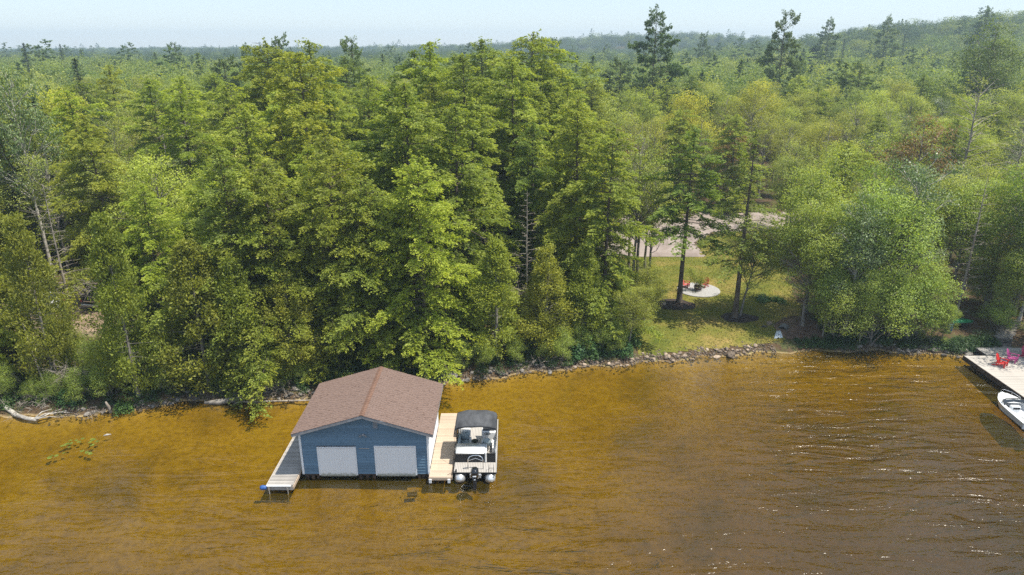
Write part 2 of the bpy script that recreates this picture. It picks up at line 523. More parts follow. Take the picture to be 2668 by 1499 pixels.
M['gravel'] = noisy('pale_gravel', (0.20, 0.16, 0.14), (0.33, 0.275, 0.25), 0.45, 0.95, 0.01, 30, space='Object', detail=8)
DRIVE = [(6.5, 75.6), (22.3, 75.6), (22.6, 81.5), (26, 86.3), (34, 87.5), (44, 91), (60, 93), (60, 99), (41, 97.5), (30, 96.5), (20, 96), (9, 94), (4, 88)]
tag(mobj('driveway', patch('driveway', DRIVE, 0.25, 0.05, M['gravel'], 1.6)), 'pale pinkish gravel driveway beyond the lawn', kind='structure')
PARK = [(-50, 52), (-38, 51.5), (-27, 53.5), (-26, 60), (-34, 63), (-52, 62)]
M['dirt'] = noisy('dirt_track', (0.14, 0.10, 0.07), (0.34, 0.25, 0.18), 0.8, 0.95, 0.02, 12, detail=8)
tag(mobj('parking_ground', patch('parking_ground', PARK, 0.5, 0.03, M['dirt'], 1.0)), 'bare brown dirt parking ground under the trees', kind='structure')
BANK = [(22.6, 53.4), (26.5, 53.2), (28.5, 54.5), (28, 57.5), (25.5, 58), (23.2, 56)]
M['mud'] = noisy('bank_mud', (0.07, 0.045, 0.032), (0.19, 0.12, 0.085), 1.4, 0.95, 0.03, 9, detail=8)
tag(mobj('bare_ground', patch('bare_ground', BANK, 0.2, 0.05, M['mud'], 0.6)), 'bare red-brown earth around the culvert beside the lawn', kind='structure')

# circular gravel patio
M['patio'] = noisy('patio_gravel', (0.26, 0.255, 0.255), (0.40, 0.39, 0.385), 9, 0.95, 0.01, 40, detail=8)
pc = (18.75, 64.55)
pz = gz(*pc) + 0.02
pp = [(2.1 * math.cos(a * math.pi / 24) , 2.1 * math.sin(a * math.pi / 24)) for a in range(48)]
o = MB().prism(pp, 0, 0.07).build('patio', M['patio'], loc=(pc[0], pc[1], pz))
tag(o, 'round patio of pale grey gravel set into the lawn', kind='structure')

# ------------------------------------------------------------------ foliage generators
def leaf_quads(c, d, nrm, L, W):
    """c centres, d long axes, nrm normals: one kite shaped leaf or sprig each"""
    d = d / (np.linalg.norm(d, axis=1, keepdims=True) + 1e-9)
    s = np.cross(nrm, d); s /= (np.linalg.norm(s, axis=1, keepdims=True) + 1e-9)
    L = L[:, None]; W = W[:, None]
    n = len(c)
    v = np.empty((n, 4, 3))
    v[:, 0] = c - d * L * .5
    v[:, 1] = c + s * W * .5 - d * L * .05
    v[:, 2] = c + d * L * .5
    v[:, 3] = c - s * W * .5 - d * L * .05
    return v.reshape(-1, 3), np.arange(n * 4).reshape(n, 4)

def seg_tubes(segs, n=4):
    """segs: list of (p0, p1, r0, r1) straight tapered pieces"""
    P0 = np.array([s[0] for s in segs], float); P1 = np.array([s[1] for s in segs], float)
    R0 = np.array([s[2] for s in segs])[:, None]; R1 = np.array([s[3] for s in segs])[:, None]
    d = P1 - P0; d /= (np.linalg.norm(d, axis=1, keepdims=True) + 1e-9)
    ref = np.where(np.abs(d[:, 2:3]) < 0.9, np.array([[0, 0, 1.0]]), np.array([[1.0, 0, 0]]))
    a = np.cross(d, ref); a /= np.linalg.norm(a, axis=1, keepdims=True)
    b = np.cross(d, a)
    m = len(segs)
    v = np.empty((m, 2 * n, 3))
    for k in range(n):
        t = 2 * math.pi * k / n
        o = a * math.cos(t) + b * math.sin(t)
        v[:, k] = P0 + o * R0
        v[:, n + k] = P1 + o * R1
    f = np.array([[k, (k + 1) % n, n + (k + 1) % n, n + k] for k in range(n)])
    F = (np.arange(m)[:, None, None] * 2 * n + f[None]).reshape(-1, 4)
    return v.reshape(-1, 3), F

def trunk_segs(H, r, lean=(0, 0), bend=0.0, n=8, rng=None, r_top=0.15):
    pts = []
    for i in range(n + 1):
        t = i / n
        w = bend * math.sin(t * math.pi)
        pts.append(np.array([lean[0] * t + w + (rng.normal(0, .03) if rng else 0), lean[1] * t + (rng.normal(0, .03) if rng else 0), H * t - .3 * (i == 0)]))
    segs = []
    for i in range(n):
        ra = r * (1 - (1 - r_top) * i / n) * (1.35 if i == 0 else 1); rb = r * (1 - (1 - r_top) * (i + 1) / n)
        segs.append((pts[i], pts[i + 1], ra, rb))
    def at(z):
        t = min(max(z / H, 0), 1) * n
        i = min(int(t), n - 1); u = t - i
        return pts[i] * (1 - u) + pts[i + 1] * u
    return segs, at

def conifer(seed, H, R, base=0.06, per_m=6.5, rise=(0.45, -0.10), droop=0.22, cs=0.5, dens=15, sl=0.26, sw=0.11,
            taper=0.8, rag=0.35, lean=(0, 0), tilt=0.55, gap=0.0, trunk_r=None, bare=0.0, tufts=False, hang=0.5, face=.65, lift=.10):
    rng = np.random.default_rng(seed)
    tsegs, tat = trunk_segs(H, trunk_r or H * 0.013, lean, 0, 8, rng, 0.08)
    segs = []
    C, D, Nn, T = [], [], [], []
    nb = int(per_m * H * (1 - base))
    ph = rng.uniform(0, 6.28)
    lob = rng.uniform(0, 6.28, 3)
    for i in range(nb):
        u = (i + rng.uniform(0, 1)) / nb
        u = u ** 0.9
        z = H * (base + (1 - base) * u) * 0.992
        ph += 2.4 + rng.normal(0, .35)
        prof = (1 - u) ** taper
        if u < 0.12: prof *= 0.72 + 2.3 * u
        L = R * prof * (1 - rag + rag * 1.6 * rng.random()) * (1 + 0.22 * math.sin(2 * ph + lob[0] + z * .5) + 0.14 * math.sin(3 * ph + lob[1] - z * .8)) + 0.25
        if rng.random() < gap: L *= rng.uniform(0.15, 0.5)
        dirh = np.array([math.cos(ph), math.sin(ph), 0.0])
        side = np.array([-dirh[1], dirh[0], 0.0])
        up = rise[1] + (rise[0] - rise[1]) * u ** 1.3 + rng.normal(0, .16)
        o = tat(z)
        def P(t, L=L, dirh=dirh, up=up, o=o):
            t = np.asarray(t)[..., None]
            return o + dirh * L * t + np.array([0, 0, 1.0]) * L * (up * t - droop * t * t)
        q = P(np.array([0, .35, .7, 1.0]))
        rb = 0.012 + 0.011 * L
        for k in range(3):
            segs.append((q[k], q[k + 1], rb * (1 - .3 * k), rb * (.7 - .3 * k)))
        if rng.random() < bare:
            for k in range(int(3 + L * 2)):
                t = rng.uniform(.3, 1); s_ = rng.choice([-1, 1])
                e = P(t) + (side * s_ * .7 + dirh * .5) * L * .22 * rng.uniform(.4, 1) + np.array([0, 0, -.1])
                segs.append((P(t), e, .012, .005))
            continue
        nt_ = max(3, int(L / 0.26))
        t0 = 0.12 if L < 1.6 else (0.3 if not tufts else 0.5)
        ts = np.linspace(t0, 1.0, nt_) + rng.normal(0, .01, nt_)
        for t in ts:
            for s_ in (-1, 1):
                zj = rng.normal(0, lift); zs = rng.normal(0, lift * 2.2)
                tl = cs * L * (0.30 + 0.7 * math.sin(min(1, max(0, (1.06 - t) * 1.35)) * math.pi / 2)) * rng.uniform(.55, 1.15) * 0.55 + 0.12
                if L < 1: tl = min(tl, .5 * L + .1)
                k = max(3, int(tl * dens * 1.0) + 2)
                uu = np.sqrt(rng.random(k)) if tufts else rng.random(k)
                ang = math.radians(rng.uniform(38, 70)) * (1.25 - t * .55)
                td = dirh * math.cos(ang) + side * s_ * math.sin(ang)
                perp = np.cross(td, [0, 0, 1.0])
                c = P(t) + td * (uu * tl)[:, None] + perp * (rng.normal(0, .06 + .05 * tl, k) * (1 - .5 * uu))[:, None]
                c[:, 2] += zj + zs * uu * tl - hang * 0.35 * tl * uu ** 2 + rng.normal(0, .06, k) + (0.10 * rng.random(k) if tufts else 0)
                sp = rng.normal(0, .45, k)
                d = td[None] * 1.0 + perp[None] * sp[:, None] + dirh * 0.3
                d[:, 2] += rng.normal(-.18 * hang * 2 * uu if not tufts else .15, .22, k)
                n_ = rng.normal(0, tilt, (k, 3)) + dirh * face; n_[:, 2] += 1.0
                C.append(c); D.append(d); Nn.append(n_)
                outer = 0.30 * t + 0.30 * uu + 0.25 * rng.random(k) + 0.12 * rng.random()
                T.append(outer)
    # leader tuft
    k = 40
    zt = rng.uniform(0.93, 1.0, k)
    c = np.array([tat(H * z) for z in zt]) + rng.normal(0, .12, (k, 3)) * (1.05 - zt)[:, None] * 6
    C.append(c); d = rng.normal(0, .6, (k, 3)); d[:, 2] += .7; D.append(d); Nn.append(rng.normal(0, 1, (k, 3))); T.append(rng.uniform(.5, .9, k))
    C = np.concatenate(C); D = np.concatenate(D); Nn = np.concatenate(Nn); T = np.concatenate(T)
    n = len(C)
    v, f = leaf_quads(C, D, Nn, rng.uniform(.7, 1.3, n) * sl, rng.uniform(.7, 1.3, n) * sw)
    return (v, f, T), (tsegs, segs)

def broadleaf(seed, H, R, base=0.3, lobes=44, leaves=330, ls=0.2, lobe_r=1.25, lean=(0, 0), trunk_r=None, gap=0.0, bend=0.0, top=1.0, inner=.22):
    """trunk, limbs and many leafy lobes: each lobe is a loose shell of leaves with its own size and lean"""
    rng = np.random.default_rng(seed)
    tsegs, tat = trunk_segs(H * .84, trunk_r or H * 0.0115, lean, bend, 8, rng, 0.12)
    segs = []; C, D, Nn, T = [], [], [], []
    zc = H * (base + (1 - base) * .46); a = H * (1 - base) * .54
    lob = rng.uniform(0, 6.28, 4)
    for i in range(lobes):
        u = (i + .5) / lobes
        cz = 1 - 1.75 * u                      # more lobes high up
        ph = i * 2.4 + rng.normal(0, .4)
        sr = math.sqrt(max(0, 1 - cz * cz))
        w_ = 1 + .18 * math.sin(2 * ph + lob[0]) + .12 * math.sin(3 * ph + lob[1] + cz * 3)
        q = rng.uniform(.55, 1.0) if rng.random() < .8 else rng.uniform(.2, .5)
        ctr = np.array([R * sr * q * w_ * math.cos(ph) * .86, R * sr * q * w_ * math.sin(ph) * .86, zc + a * cz * q * .86 * top]) + np.array([lean[0] * .8, lean[1] * .8, 0])
        lr = lobe_r * rng.uniform(.6, 1.25) * (1.0 if cz > -.2 else .75)
        zo = max(H * base * .7, min(ctr[2] - abs(rng.normal(1.2, .6)) - .35 * math.hypot(ctr[0], ctr[1]), H * .8))
        o = tat(zo)
        mid = (o + ctr) / 2 + rng.normal(0, .2, 3)
        L = np.linalg.norm(ctr - o); r0 = .018 + .010 * L
        segs += [(o, mid, r0 * 1.2, r0 * .8), (mid, ctr, r0 * .8, r0 * .4)]
        for k in range(5):
            e_ = ctr + rng.normal(0, .55, 3) * lr
            segs.append((ctr if k % 2 else mid, e_, r0 * .4, .007))
        if rng.random() < gap: continue
        kk = int(leaves * (lr / lobe_r) ** 2 * rng.uniform(.75, 1.15))
        off = rng.normal(0, 1, (kk, 3)); off /= np.linalg.norm(off, axis=1, keepdims=True)
        bump = 1 + .22 * np.sin(off[:, 0] * 4.2 + ph) * np.sin(off[:, 1] * 4.7 + ph * 2) + .18 * np.sin(off[:, 2] * 6 + ph)
        rr = np.where(rng.random(kk) < inner, rng.random(kk) ** .5 * .8, rng.normal(.95, .13, kk)) * bump
        c = ctr + off * (rr * lr)[:, None] * np.array([1.08, 1.08, .78])
        n_ = off * .9 + rng.normal(0, .55, (kk, 3)); n_[:, 2] += .45
        d = np.cross(n_, rng.normal(0, 1, (kk, 3))); d[:, 2] -= .3
        C.append(c); D.append(d); Nn.append(n_)
        T.append(.30 + .14 * off[:, 2] + .38 * rng.random(kk) + .16 * rng.random())  # tint paler toward the top of each lobe, random leaf by leaf
    C = np.concatenate(C); D = np.concatenate(D); Nn = np.concatenate(Nn); T = np.concatenate(T)
    n = len(C)
    v, f = leaf_quads(C, D, Nn, rng.uniform(.7, 1.3, n) * ls, rng.uniform(.6, 1.1, n) * ls * .72)
    return (v, f, T), (tsegs, segs)

def column_crown(seed, H, R, base=0.08, n=9000, sl=0.22, sw=0.09, rag=.3):
    """dense cedar: upright sprays on short branches filling a blunt cone"""
    rng = np.random.default_rng(seed)
    tsegs, tat = trunk_segs(H * .97, H * .016, (rng.normal(0, .2), rng.normal(0, .2)), 0, 6, rng, .1)
    segs = []; C, D, Nn, T = [], [], [], []
    nb = int(H * 13)
    lob = rng.uniform(0, 6.28, 3); ph = 0
    per = max(6, n // nb)
    for i in range(nb):
        u = rng.random() ** 1.15
        z = H * (base + (1 - base) * u)
        ph = rng.uniform(0, 6.28)
        rad = R * (1 - u) ** .8 * (.45 + .55 * min(1, (u + .05) * 4)) * 1.15 * (1 + .26 * math.sin(2 * ph + lob[0] + z) + .2 * math.sin(3 * ph - z * 1.4 + lob[1])) * rng.uniform(1 - rag, 1.1) + .12
        o = tat(min(z, H * .96))
        dr = np.array([math.cos(ph), math.sin(ph), .0])
        e = o + dr * rad + np.array([0, 0, .1 * rad])
        segs.append((o, e, .02, .006))
        k = per
        cl = e - dr * rng.random() * .25 * rad
        off = rng.normal(0, 1, (k, 3)) * np.array([.34, .34, .30]) * (.5 + .22 * rad)
        c = cl + off
        d = rng.normal(0, .5, (k, 3)) + dr * .6; d[:, 2] += .45
        n_ = rng.normal(0, .7, (k, 3)) + dr * .4; n_[:, 2] += .4
        C.append(c); D.append(d); Nn.append(n_)
        T.append(.2 + .2 * rng.random() + .45 * rng.random(k) + .12 * off[:, 2])  # tint paler toward the top of each spray, otherwise random
    C = np.concatenate(C); D = np.concatenate(D); Nn = np.concatenate(Nn); T = np.concatenate(T)
    m = len(C)
    v, f = leaf_quads(C, D, Nn, rng.uniform(.7, 1.3, m) * sl, rng.uniform(.7, 1.3, m) * sw)
    return (v, f, T), (tsegs, segs)

def bare_tree(seed, H, base=.2, nb=60, L0=3.0, droop=.15, rise=.25, twigs=7, r=None, lean=(0, 0)):
    rng = np.random.default_rng(seed)
    tsegs, tat = trunk_segs(H, r or H * .012, lean, 0, 8, rng, .1)
    segs = []; ph = 0
    for i in range(nb):
        u = (i + rng.random()) / nb
        z = H * (base + (1 - base) * u); ph += 2.4 + rng.normal(0, .4)
        L = L0 * (1 - u) ** .6 * rng.uniform(.4, 1.1) + .25
        dh = np.array([math.cos(ph), math.sin(ph), 0])
        o = tat(z)
        P = lambda t: o + dh * L * t + np.array([0, 0, 1.0]) * L * (rise * t - droop * t * t)
        rb = .014 + .010 * L
        for k in range(3): segs.append((P(k / 3), P((k + 1) / 3), rb * (1 - k * .28), rb * (.72 - k * .28)))
        sd = np.array([-dh[1], dh[0], 0])
        for k in range(int(twigs * L / 2) + 2):
            t = rng.uniform(.3, 1); e = P(t) + (sd * rng.choice([-1, 1]) * .8 + dh * .6 + np.array([0, 0, rng.normal(0, .35)])) * L * rng.uniform(.12, .3)
            segs.append((P(t), e, .014, .006))
    return (tsegs, segs)

PROTO = {}
def make_proto(kind, crown, wood, leaf, bark):
    """returns (crown mesh or None, wood mesh)"""
    cm = None
    if crown is not None:
        v, f, T = crown
        cm = np_mesh('crown', v, f, [leaf], tint=T)
    ts, bs = wood
    tv, tf = seg_tubes(ts, 7)
    if bs:
        bv, bf = seg_tubes(bs, 3)
        tv, tf = np.concatenate([tv, bv]), np.concatenate([tf, bf + len(tv)])
    wm = np_mesh('trunk', tv, tf, [bark], smooth=True)
    PROTO.setdefault(kind, []).append((cm, wm))

TREES = []
def tree(kind, idx, name, x, y, s=1.0, rz=None, label=None, cat='tree', group=None, color=None, rnd=random, z=None, sz=None, lean=None):
    cm, wm = PROTO[kind][idx % len(PROTO[kind])]
    e = empty(name, (x, y, (gz(x, y) if z is None else z) - .05), rnd.uniform(0, 6.28) if rz is None else rz)
    e.scale = (s, s, sz or s)
    if lean: e.rotation_euler = (lean[0], lean[1], e.rotation_euler[2])
    tag(e, label, cat, group)
    t = mobj('trunk', wm, e)
    if cm:
        c = mobj('crown', cm, e)
        c['kind'] = 'stuff' if False else 'thing'
        if color: c.color = (*color, 1)
        del c['kind']
    TREES.append((x, y, kind))
    return e

# proto heights are real metres; scale varies per tree
for i in range(6):
    r_ = random.Random(100 + i)
    c, w_ = conifer(100 + i, 22, r_.uniform(4.9, 6.2), base=.03 + .04 * (i % 3), per_m=8.6, lean=(r_.uniform(-.6, .6), r_.uniform(-.6, .6)), rag=.58, gap=.16, droop=.30, dens=21, taper=r_.uniform(.34, .52), bare=.02, tilt=.95, sl=.24, sw=.11, cs=.46)
    make_proto('hemlock', c, w_, M['hemlock'], M['bark'])
for i in range(3):      # shore hemlocks with foliage to the ground
    c, w_ = conifer(130 + i, 14, 4.1, base=.03, per_m=12, rag=.55, droop=.30, dens=30, taper=.5, rise=(.55, .02), tilt=.95, sl=.155, sw=.072, cs=.46)
    make_proto('shore', c, w_, M['hemlock'], M['bark'])
for i in range(3):      # lawn hemlocks with clear trunks
    c, w_ = conifer(140 + i, 21, [3.8, 3.6, 3.2][i], base=[.42, .30, .34][i], per_m=[6.5, 5.5, 6.5][i], rag=.45, gap=.15, droop=.22, dens=[20, 12, 16][i], taper=.55, trunk_r=.27, lean=[(0, 0), (0, .2), (0, 0)][i])
    make_proto('clear', c, w_, M['hemlock'], M['bark'])
for i in range(4):
    c, w_ = column_crown(160 + i, 10, [2.3, 2.6, 2.0, 2.4][i], n=21000)
    make_proto('cedar', c, w_, M['cedar'], M['grey_bark'])
for i in range(6):
    r_ = random.Random(200 + i)
    c, w_ = broadleaf(200 + i, 16, r_.uniform(3.9, 4.9), base=.16 + .05 * (i % 3), lobes=56, leaves=400, ls=.185, lean=(r_.uniform(-.7, .7), 0))
    make_proto('maple', c, w_, M['leaf'], M['grey_bark'])
for i in range(3):
    c, w_ = broadleaf(230 + i, 17, 3.2, base=.16, lobes=46, leaves=230, ls=.19, lobe_r=1.0)
    make_proto('poplar', c, w_, M['pale'], M['pale_bark'])
for i in range(2):      # bushy young maple, leafy to the ground
    c, w_ = broadleaf(255 + i, 7, 2.9, base=.02, lobes=30, leaves=420, ls=.135, lobe_r=.95)
    make_proto('bushy', c, w_, M['leaf'], M['grey_bark'])
for i in range(3):      # thin open birch and ash
    c, w_ = broadleaf(250 + i, 15, 2.9, base=.28, lobes=42, leaves=160, ls=.17, lobe_r=.95, gap=.12, inner=.4)
    make_proto('thin', c, w_, M['leaf'], M['grey_bark'])
for i in range(2):
    c, w_ = broadleaf(260 + i, 13, 3.9, base=.2, lobes=38, leaves=210, ls=.19, lobe_r=1.1, gap=.05, inner=.35)
    make_proto('rusty', c, w_, M['rust'], M['grey_bark'])
for i in range(3):
    c, w_ = conifer(270 + i, 24, 5.4, base=.30, per_m=6.0, rise=(.60, .10), droop=.12, cs=.48, dens=26, sl=.30, sw=.12, taper=.42, lift=.16, rag=.5, gap=.15, tufts=True, tilt=.8, hang=.1, trunk_r=.32)
    make_proto('pine', c, w_, M['pine'], M['bark'])
for i in range(2):
    c, w_ = conifer(280 + i, 14, 1.9, base=.04, per_m=9, rise=(.3, -.05), droop=.12, cs=.5, dens=12, sl=.22, sw=.10, taper=.85, rag=.2, hang=.2)
    make_proto('spruce', c, w_, M['spruce'], M['bark'])
for i in range(3):
    make_proto('snag', None, bare_tree(290 + i, 15, .15, 55, 2.6), None, M['dead_wood'])
for i in range(2):      # half dead, branches showing through thin foliage
    c, w_ = conifer(295 + i, 19, 5.2, base=.2, per_m=5.0, rise=(.75, .25), droop=.12, cs=.5, dens=3.6, taper=.45, rag=.5, bare=.5, hang=.3)
    make_proto('halfdead', c, w_, M['cedar'], M['dead_wood'])
for i in range(4):
    rng = np.random.default_rng(300 + i)
    k = 1500
    off = rng.normal(0, 1, (k, 3)); off /= np.linalg.norm(off, axis=1, keepdims=True); off[:, 2] = abs(off[:, 2])
    lob = 1 + .25 * np.sin(off[:, 0] * 5 + i) + .2 * np.sin(off[:, 1] * 6)
    c = off * (rng.random(k) ** .35 * lob)[:, None] * np.array([1.0, 1.0, 1.15])
    n_ = off + rng.normal(0, .6, (k, 3)); n_[:, 2] += .5
    v, f = leaf_quads(c, np.cross(n_, rng.normal(0, 1, (k, 3))), n_, rng.uniform(.6, 1.3, k) * .17, rng.uniform(.6, 1.2, k) * .11)
    st = [(np.zeros(3), np.array([rng.normal(0, .4), rng.normal(0, .4), 1.0]), .03, .01) for _ in range(6)]
    sv, sf = seg_tubes(st, 3)
    PROTO.setdefault('shrub', []).append((np_mesh('crown', v, f, [M['shrub']], tint=.25 + .5 * rng.random(k)), np_mesh('trunk', sv, sf, [M['bark']])))



# ------------------------------------------------------------------ the wood
R0 = random.Random(7)
TINTS = {'bright': (1.10, 1.12, .85), 'olive': (1.08, 1.0, .85), 'deep': (.72, .80, .8), 'plain': (1, 1, 1)}

# named trees first ------------------------------------------------
tree('clear', 0, 'hemlock_tree', 15.98, 60.9, .95, 0.0, 'hemlock with a clear straight trunk rising from the mulch bed beside the patio', color=(.62, .74, .72), sz=.79)
tree('clear', 1, 'hemlock_tree', 20.16, 57.3, .95, 0.0, 'sparse hemlock with a tall bare trunk on the oval mulch bed of the lawn', color=(.85, .86, .9), sz=.80)
e = tree('maple', 2, 'leaning_tree', 20.75, 57.75, .60, 0.6, 'small leaning tree with a curved trunk sharing the mulch bed with the tall hemlock', lean=(0, .22))
tree('thin', 0, 'thin_tree', 11.8, 63, 1.0, .5, 'thin grey tree with sparse leaves, foremost of the trio left of the lawn', sz=1.1)
tree('thin', 1, 'thin_tree', 12.7, 66, 1.05, 1.5, 'middle thin grey tree of the sparse trio left of the lawn')
tree('thin', 1, 'thin_tree', 12.4, 69.5, 1.0, .9, 'thin grey tree standing behind the sparse trio before the driveway')
tree('thin', 0, 'thin_tree', 14.6, 71.5, .9, 3.9, 'smallest thin tree before the driveway, right of the sparse trio')
tree('thin', 2, 'thin_tree', 13.6, 64.2, .9, 2.5, 'thin grey tree of the sparse trio standing nearest the lawn hemlock')
tree('maple', 1, 'small_tree', 9.46, 50.9, .40, 0, 'small olive tree with a short leaning trunk at the shore end of the lawn', lean=(0, .12), color=TINTS['olive'])
tree('maple', 3, 'small_tree', 11.4, 54.6, .42, 1, 'small round tree on the lawn edge just behind the leaning shore tree', color=TINTS['olive'])
e = tree('pine', 0, 'pine_tree', 28.2, 143, 1.20, .3, 'tall white pine standing alone above the skyline right of centre', color=(.9, 1, .85)); e.scale = (.86, .86, 1.2)
e = tree('pine', 1, 'pine_tree', 62, 166, 1.22, 1.2, 'feathery white pine poking above the ridge right of the tall lone pine'); e.scale = (.8, .8, 1.22)
tree('halfdead', 0, 'dying_tree', 55.5, 84, 1.02, 1.1, 'half dead grey tree with bare branches fanned out near the right edge')
tree('halfdead', 1, 'dying_tree', 49.5, 67, .88, .3, 'olive dying conifer with long bare limbs reaching out of the picture at right')
tree('snag', 0, 'dead_tree', 1.25, 55.3, .80, .4, 'dead grey conifer snag with drooping broken twigs between the hemlocks')
tree('snag', 1, 'dead_tree', -37.0, 79, 1.18, .4, 'bleached white dead treetop standing out of the upper left wood')
tree('snag', 2, 'dead_tree', -38.5, 76.5, 1.0, 1.4, 'grey dead crown beside the bleached white treetop')
tree('snag', 2, 'dead_tree', -38.5, 55.5, .80, 2.4, 'thin bare dead conifer above the parked cars on the left')
tree('rusty', 0, 'rusty_tree', 44.5, 75, 1.28, .4, 'tree with rusty brown leaves in the wood right of the driveway')
e = tree('poplar', 0, 'poplar_tree', -47.5, 67, 1.42, .4, 'tall open poplar at the far left edge rising above the skyline', color=(.8, .9, .7)); e.scale = (.95, .95, 1.42)
tree('spruce', 0, 'spruce_tree', -49.5, 73, 1.25, .4, 'small dark pointed spruce near the left edge below the yellow maple')
tree('spruce', 1, 'spruce_tree', -68.0, 112, 1.45, .4, 'dark blue-green spruce spire in the upper left distance')
tree('maple', 4, 'maple_tree', -53, 81, 1.18, .4, 'bright yellow-green maple beside the small dark spruce at left', color=(1.5, 1.35, .7))
tree('maple', 0, 'maple_tree', 26.8, 106, 1.18, .4, 'yellowish green tree just beyond the driveway under the lone pine', color=(1.35, 1.15, .65))
tree('maple', 5, 'maple_tree', 40.8, 118, 1.12, 1.4, 'yellow-tinged tree to the right of the yellowish green one', color=(1.3, 1.12, .65))
tree('maple', 3, 'maple_tree', 92, 138, 1.75, 1.4, 'broad dark crowned tree on the slope at the upper right corner', color=(.42, .5, .5))

cedars = [(-26.6, 43.3, 1.35, 'cedar with a pale bare stem at the water, left of the driftwood slab'),
          (-33.3, 44.6, 1.30, 'bushy olive cedar beside the thicket of bare twigs on the left bank'),
          (-19.5, 44.9, .98, 'low bright cedar leaning over the grey driftwood log'),
          (-22.3, 44.9, 1.12, 'upright cedar above the curved driftwood slab'),
          (-1.2, 49.3, .98, 'rounded olive cedar on the bank, tallest one right of the boathouse'),
          (2.6, 50.6, .90, 'second olive cedar on the bank, just right of the rounded one'),
          (5.8, 52.0, .85, 'olive cedar farthest right on the bank beside the green shrubs'),
          (-37.6, 48.8, 1.15, 'olive cedar in front of the white parked car'),
          (-29.9, 50.0, .95, 'narrow cedar just right of the dark parked car'),
          (-16.6, 46.2, .85, 'short cedar on the stones left of the boathouse roof')]
for i, (x, y, s, lb) in enumerate(cedars):
    e = tree('cedar', i, 'cedar_tree', x, y, s, i * 1.3, lb, color=TINTS['olive'] if i % 2 else (1.05, 1.08, .9))
    if s > 1.25: e.scale = (s * .62, s * .62, s)

# blocked ground -----------------------------------------------------
BLOCK = [LAWN, DRIVE, [(-47, 50), (-32.6, 50), (-31.5, 60), (-47, 60)], [(36, 44), (48, 44), (48, 55), (36, 55)]]
def free(x, y, m=0.6):
    if y < shore_y(x) + m: return False
    for p in BLOCK:
        if in_poly(np.array([x]), np.array([y]), p)[0]: return False
    if 9 < x < 33 and 50 < y < 97 and not (x < 13 and y > 61): return False
    if 42 < y < 57 and abs(x + 0.647 * y) < 4.3: return False
    if 47 < y < 58 and abs(x - 1.2) < 2.2: return False
    return True
PLACED = [(t[0], t[1], 2.2) for t in TREES]
def try_place(x, y, d):
    for a, b, c in PLACED:
        if (a - x) ** 2 + (b - y) ** 2 < (0.5 * (c + d)) ** 2: return False
    PLACED.append((x, y, d)); return True
# view-frustum test with margin
def in_view(x, y, margin=6):
    return abs(x) < 0.80 * y + margin

ZONES = {
 'left_bank': 'trees along the left bank', 'behind': 'tall wood behind the boathouse', 'drive': 'trees beyond the driveway',
 'right': 'wood right of the lawn', 'left_far': 'wood rising behind the left bank', 'far': 'distant trees toward the skyline', 'right_far': 'trees climbing to the right-hand hill'}
def zone(x, y):
    if y > 118: return 'right_far' if x > 20 else 'far'
    if x < -16 * (y / 45.0): return 'left_bank' if y < 58 else 'left_far'
    if x < 13 + max(0, (y - 75)) * .05: return 'behind'
    if y > 92 and x < 60: return 'drive'
    return 'right'
PLACE = {'left_bank': 'on the left bank', 'behind': 'in the tall wood behind the boathouse', 'drive': 'beyond the gravel driveway', 'right': 'in the wood right of the lawn',
         'left_far': 'in the wood above the left bank', 'far': 'far off toward the left skyline', 'right_far': 'on the slope up to the right-hand hill'}
KN = {'hemlock': ('hemlock_tree', 'hemlock'), 'shore': ('shore_hemlock', 'hemlock sweeping low over the bank'), 'maple': ('broadleaf_tree', 'broad-leaved tree'), 'poplar': ('poplar_tree', 'pale shimmering poplar'), 'thin': ('thin_tree', 'thin open-crowned tree'),
      'pine': ('pine_tree', 'white pine'), 'spruce': ('spruce_tree', 'dark narrow spruce'), 'snag': ('dead_tree', 'dead grey tree'), 'cedar': ('cedar_tree', 'olive cedar'), 'halfdead': ('dying_tree', 'thin dying conifer'), 'rusty': ('rusty_tree', 'brownish-leaved tree')}
TW = {'bright': 'bright green', 'olive': 'olive green', 'deep': 'deep green', 'plain': 'mid green'}
def column_of(x, y):
    r = x / (y * .94 + 8)
    for lim, w_ in ((-.62, 'at the far left'), (-.50, 'above the parked cars'), (-.38, 'left of the boathouse'), (-.26, 'over the left dock'), (-.15, 'above the boathouse'), (-.04, 'above the pontoon boat'), (.08, 'right of the pontoon boat'),
                    (.17, 'left of the lawn'), (.36, 'beyond the lawn'), (.48, 'above the cove'), (.62, 'above the canoe')):
        if r < lim: return w_
    return 'at the far right'
def row_of(x, y):
    s = y - float(shore_y(x))
    for lim, w_ in ((5, 'on the bank'), (14, 'close behind the shore'), (28, 'in the middle of the wood'), (45, 'farther back'), (70, 'near the top of the wood')):
        if s < lim: return w_
    return 'toward the skyline'
HT = {'hemlock': 22, 'shore': 14, 'maple': 16, 'poplar': 17, 'thin': 15, 'pine': 24, 'spruce': 14, 'snag': 15, 'halfdead': 19, 'rusty': 13, 'cedar': 10, 'bushy': 7}
def plant(kind, x, y, s, tn, rnd, color=None):
    zn = zone(x, y)
    nm, w_ = KN[kind]
    h = HT[kind] * s
    size = 'towering' if h > 21.5 else 'tall' if h > 18 else 'middling' if h > 14 else 'short'
    tw = TW[tn] + ' ' if kind not in ('snag', 'rusty', 'poplar') else ''
    w2 = 'sweeping hemlock' if kind == 'shore' else w_
    lab = f'{size} {tw}{w2} {row_of(x, y)} {column_of(x, y)}'
    col = color or TINTS[tn]
    j = rnd.uniform(.9, 1.1)
    return tree(kind, rnd.randrange(20), nm, x, y, s, None, lab, group=f'{w_}s {PLACE[zn]}', color=tuple(c * j for c in col), rnd=rnd)

